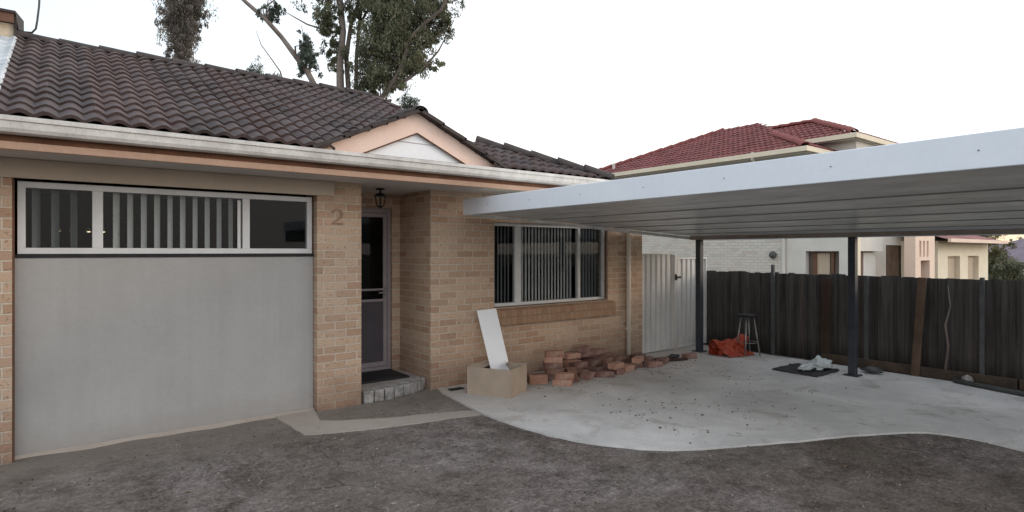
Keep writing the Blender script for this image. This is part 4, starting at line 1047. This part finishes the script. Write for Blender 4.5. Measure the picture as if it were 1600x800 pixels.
ul.quad((19.0,10.7,zn(19)-.02),(22.6,8,EZn),(22.6,15.75,EZn),(19,12.1,zn(19)-.02)); ul.quad((18.95,8.85,UZ+.86),(21.2,8.85,UZ+.86),(21.2,12,UZ+.86),(18.95,12,UZ+.86))
ul.build('roof_lining', M['cap_red'], Nn_)
c = MB(); caps(c,(15.42,15.72,EZn+.06),(19.0,12.15,zn(19.0)+.01),r=.13); caps(c,(18.95,12.2,zn(18.9)),(18.95,10.8,zn(18.9)),r=.12); c.build('ridge_cap', M['cap_red'], Nn_); c = MB(); caps(c,(15.42,7.46,EZn+.06),(17.1,9.2,zn(17.1)+.05),r=.12)
c.build('ridge_cap', M['cap_red'], Nn_); c = MB(); caps(c,(UX+.02,UY+.02,UZ+.06),(18.95,8.86,UZ+.93),r=.12); caps(c,(18.95,8.86,UZ+.93),(18.95,11.5,UZ+.93),r=.12); caps(c,(18.95,8.86,UZ+.90),(20.6,8.86,UZ+.90),r=.12)
c.build('ridge_cap', M['cap_red'], Nn_)
boxes([((15.30,7.36,EZn-.13),(15.38,15.8,EZn+.0)),((15.38,7.36,EZn-.13),(17.0,7.44,EZn)),((UX-.08,UY-.08,UZ-.13),(UX,10,UZ)),((UX,UY-.08,UZ-.13),(23.0,UY,UZ))],'gutter',M['neightrim'])
boxes([((15.38,7.44,EZn-.16),(16.0,15.8,EZn-.14)),((UX,UY,UZ-.16),(17.3,10,UZ-.14)),((17.3,UY,UZ-.16),(23,6.98,UZ-.14))],'eave_lining',M['soffit'])
boxes([((17.3,8.3,3.9),(17.5,12,4.82))],'upper_wall',M['cream_brick'])
MB().tube([(15.36,8.9,4.22),(15.36,8.9,4.42)],.05,10).tube([(15.36,8.9,4.22),(15.75,8.9,4.0)],.04,8).build('rain_head', M['neigh'], Nn_)
for yy_ in (14.6,): MB().tube([(15.9,yy_,4.55),(15.9,yy_,4.85)],.05,8).build('vent_pipe', M['neigh'], Nn_)

# far background right
Fh = thing('far_house', (44,8,ZL), 'distant low house with dull mauve roof at the far right edge', 'house')
p = W(1625,400,40)
mb = MB(); cx_,cy_ = p.x,p.y
mb.add([(cx_-6,cy_-5,1.0),(cx_+8,cy_-5,1.0),(cx_+8,cy_+5,1.0),(cx_-6,cy_+5,1.0),(cx_-2.5,cy_,2.6),(cx_+5,cy_,2.6)],[(0,1,5,4),(1,2,5),(2,3,4,5),(3,0,4)]); mb.build('roof', M['far_roof'], Fh)
MB().box((cx_-5.5,cy_-4.5,ZL),(cx_+7.5,cy_+4.5,1.02)).build('wall', M['neigh'], Fh)
far = [(1515,362,42,24,14,26,'leaf_warm','warm lit treetop over the neighbour garage roof'),(1535,372,42,18,14,18,'leaf_warm','low warm treetop at the right end of the garage roof'),
  (1556,405,30,17,22,40,'leaf_warm','round green bush right of the neighbour garage'),(1572,420,28,18,14,30,'leaf','low green bush just above the fence near the right edge'),
  (1590,385,55,20,8,20,'leaf','distant dark treetops on the horizon at the right edge'),(1485,432,22,12,6,12,'leaf','small shrub top in front of the neighbour garage')]
for i,(px,py,dep,rp_,rq_,n_,leaf,lab) in enumerate(far):
    b0 = W(px,py,dep)
    tree('bush' if i in (2,3,5) else 'far_tree', ground(b0), lab, [([ground(b0),tuple(b0)],[.10,.05]),([tuple(b0-Vector((0,0,.4))),tuple(b0+Vector((.3,.1,.3)))],[.04,.02])],
      [blob(px,py,dep,rp_,rq_,n_),(b0.x,b0.y,b0.z-rq_*dep/F_,rp_*dep/F_*.9,rq_*dep/F_,n_)], leaf, .28, 80+i, 'greenery beyond the neighbour house', bark='bark_dark', dens=.9, droop=.2)

# ================================================================== LIGHT, SKY, CAMERA
SUN_EL, SUN_AZ = R(14), R(118)       # azimuth from +Y towards +X
world = bpy.data.worlds.new('World'); bpy.context.scene.world = world; world.use_nodes = True
nt = world.node_tree; n = N(nt); bg_ = nt.nodes['Background']
sky = n.n('ShaderNodeTexSky', sky_type='NISHITA'); sky.sun_disc = False; sky.sun_elevation = SUN_EL; sky.sun_rotation = SUN_AZ
sky.air_density = 1.0; sky.dust_density = 2.5; sky.ozone_density = 1.0
# thin high cloud: a pale veil over the clear sky
g_ = n.n('ShaderNodeTexCoord'); sp = n.n('ShaderNodeSeparateXYZ'); n.l(g_.outputs['Generated'], sp.inputs[0])
veil = n.ramp(sp.outputs['Z'], [(0,(11.5,10.6,9.7)),(.12,(11.8,11.3,11.0)),(.35,(10.9,11.3,11.7)),(1,(9.4,10.1,11.2))])
dp = n.n('ShaderNodeVectorMath', operation='DOT_PRODUCT'); n.l(g_.outputs['Generated'], dp.inputs[0]); dp.inputs[1].default_value = (-.62,.78,0)
veil = n.mix(1, veil, n.ramp(dp.outputs['Value'], [(.20,(1,1,1)),(.75,(.70,.755,.775))]), 'MULTIPLY')
dq = n.n('ShaderNodeVectorMath', operation='DOT_PRODUCT'); n.l(g_.outputs['Generated'], dq.inputs[0]); dq.inputs[1].default_value = (.97,.12,-2.2)
veil = n.mix(n.ramp(dq.outputs['Value'], [(.55,0),(.98,1)]), veil, (9.2,7.3,5.0))
cl = n.n('ShaderNodeMapping'); cl.inputs['Scale'].default_value = (1,1,3.5); n.l(g_.outputs['Generated'], cl.inputs['Vector'])
veil = n.mix(1, veil, n.ramp(n.noise(cl.outputs[0], 1.6, 4, .55), [(.35,.96),(.65,1.03)]), 'MULTIPLY')
mixc = n.mix(.80, sky.outputs[0], veil)
n.l(mixc, bg_.inputs['Color']); bg_.inputs['Strength'].default_value = .15
sd = bpy.data.lights.new('Sun','SUN'); sd.energy = .9; sd.angle = R(14); sd.color = (1,.84,.70)
so = bpy.data.objects.new('Sun', sd); C.objects.link(so)
dirv = Vector((math.sin(SUN_AZ)*math.cos(SUN_EL), math.cos(SUN_AZ)*math.cos(SUN_EL), math.sin(SUN_EL)))
so.rotation_euler = dirv.to_track_quat('Z','Y').to_euler(); so.location = (10,-10,20)

cd = bpy.data.cameras.new('Camera'); cam = bpy.data.objects.new('Camera', cd); C.objects.link(cam)
cd.sensor_width = 36; cd.lens = 36*F_/1600; cd.clip_start = .05; cd.clip_end = 3000; cd.shift_y = -7/1600
cam.location = CAM; cam.rotation_euler = (R(90),0,-R(37.6))
sc = bpy.context.scene; sc.camera = cam
sc.view_settings.view_transform = 'Standard'; sc.view_settings.look = 'None'; sc.view_settings.exposure = 0
sc.render.resolution_x = 1024; sc.render.resolution_y = 512
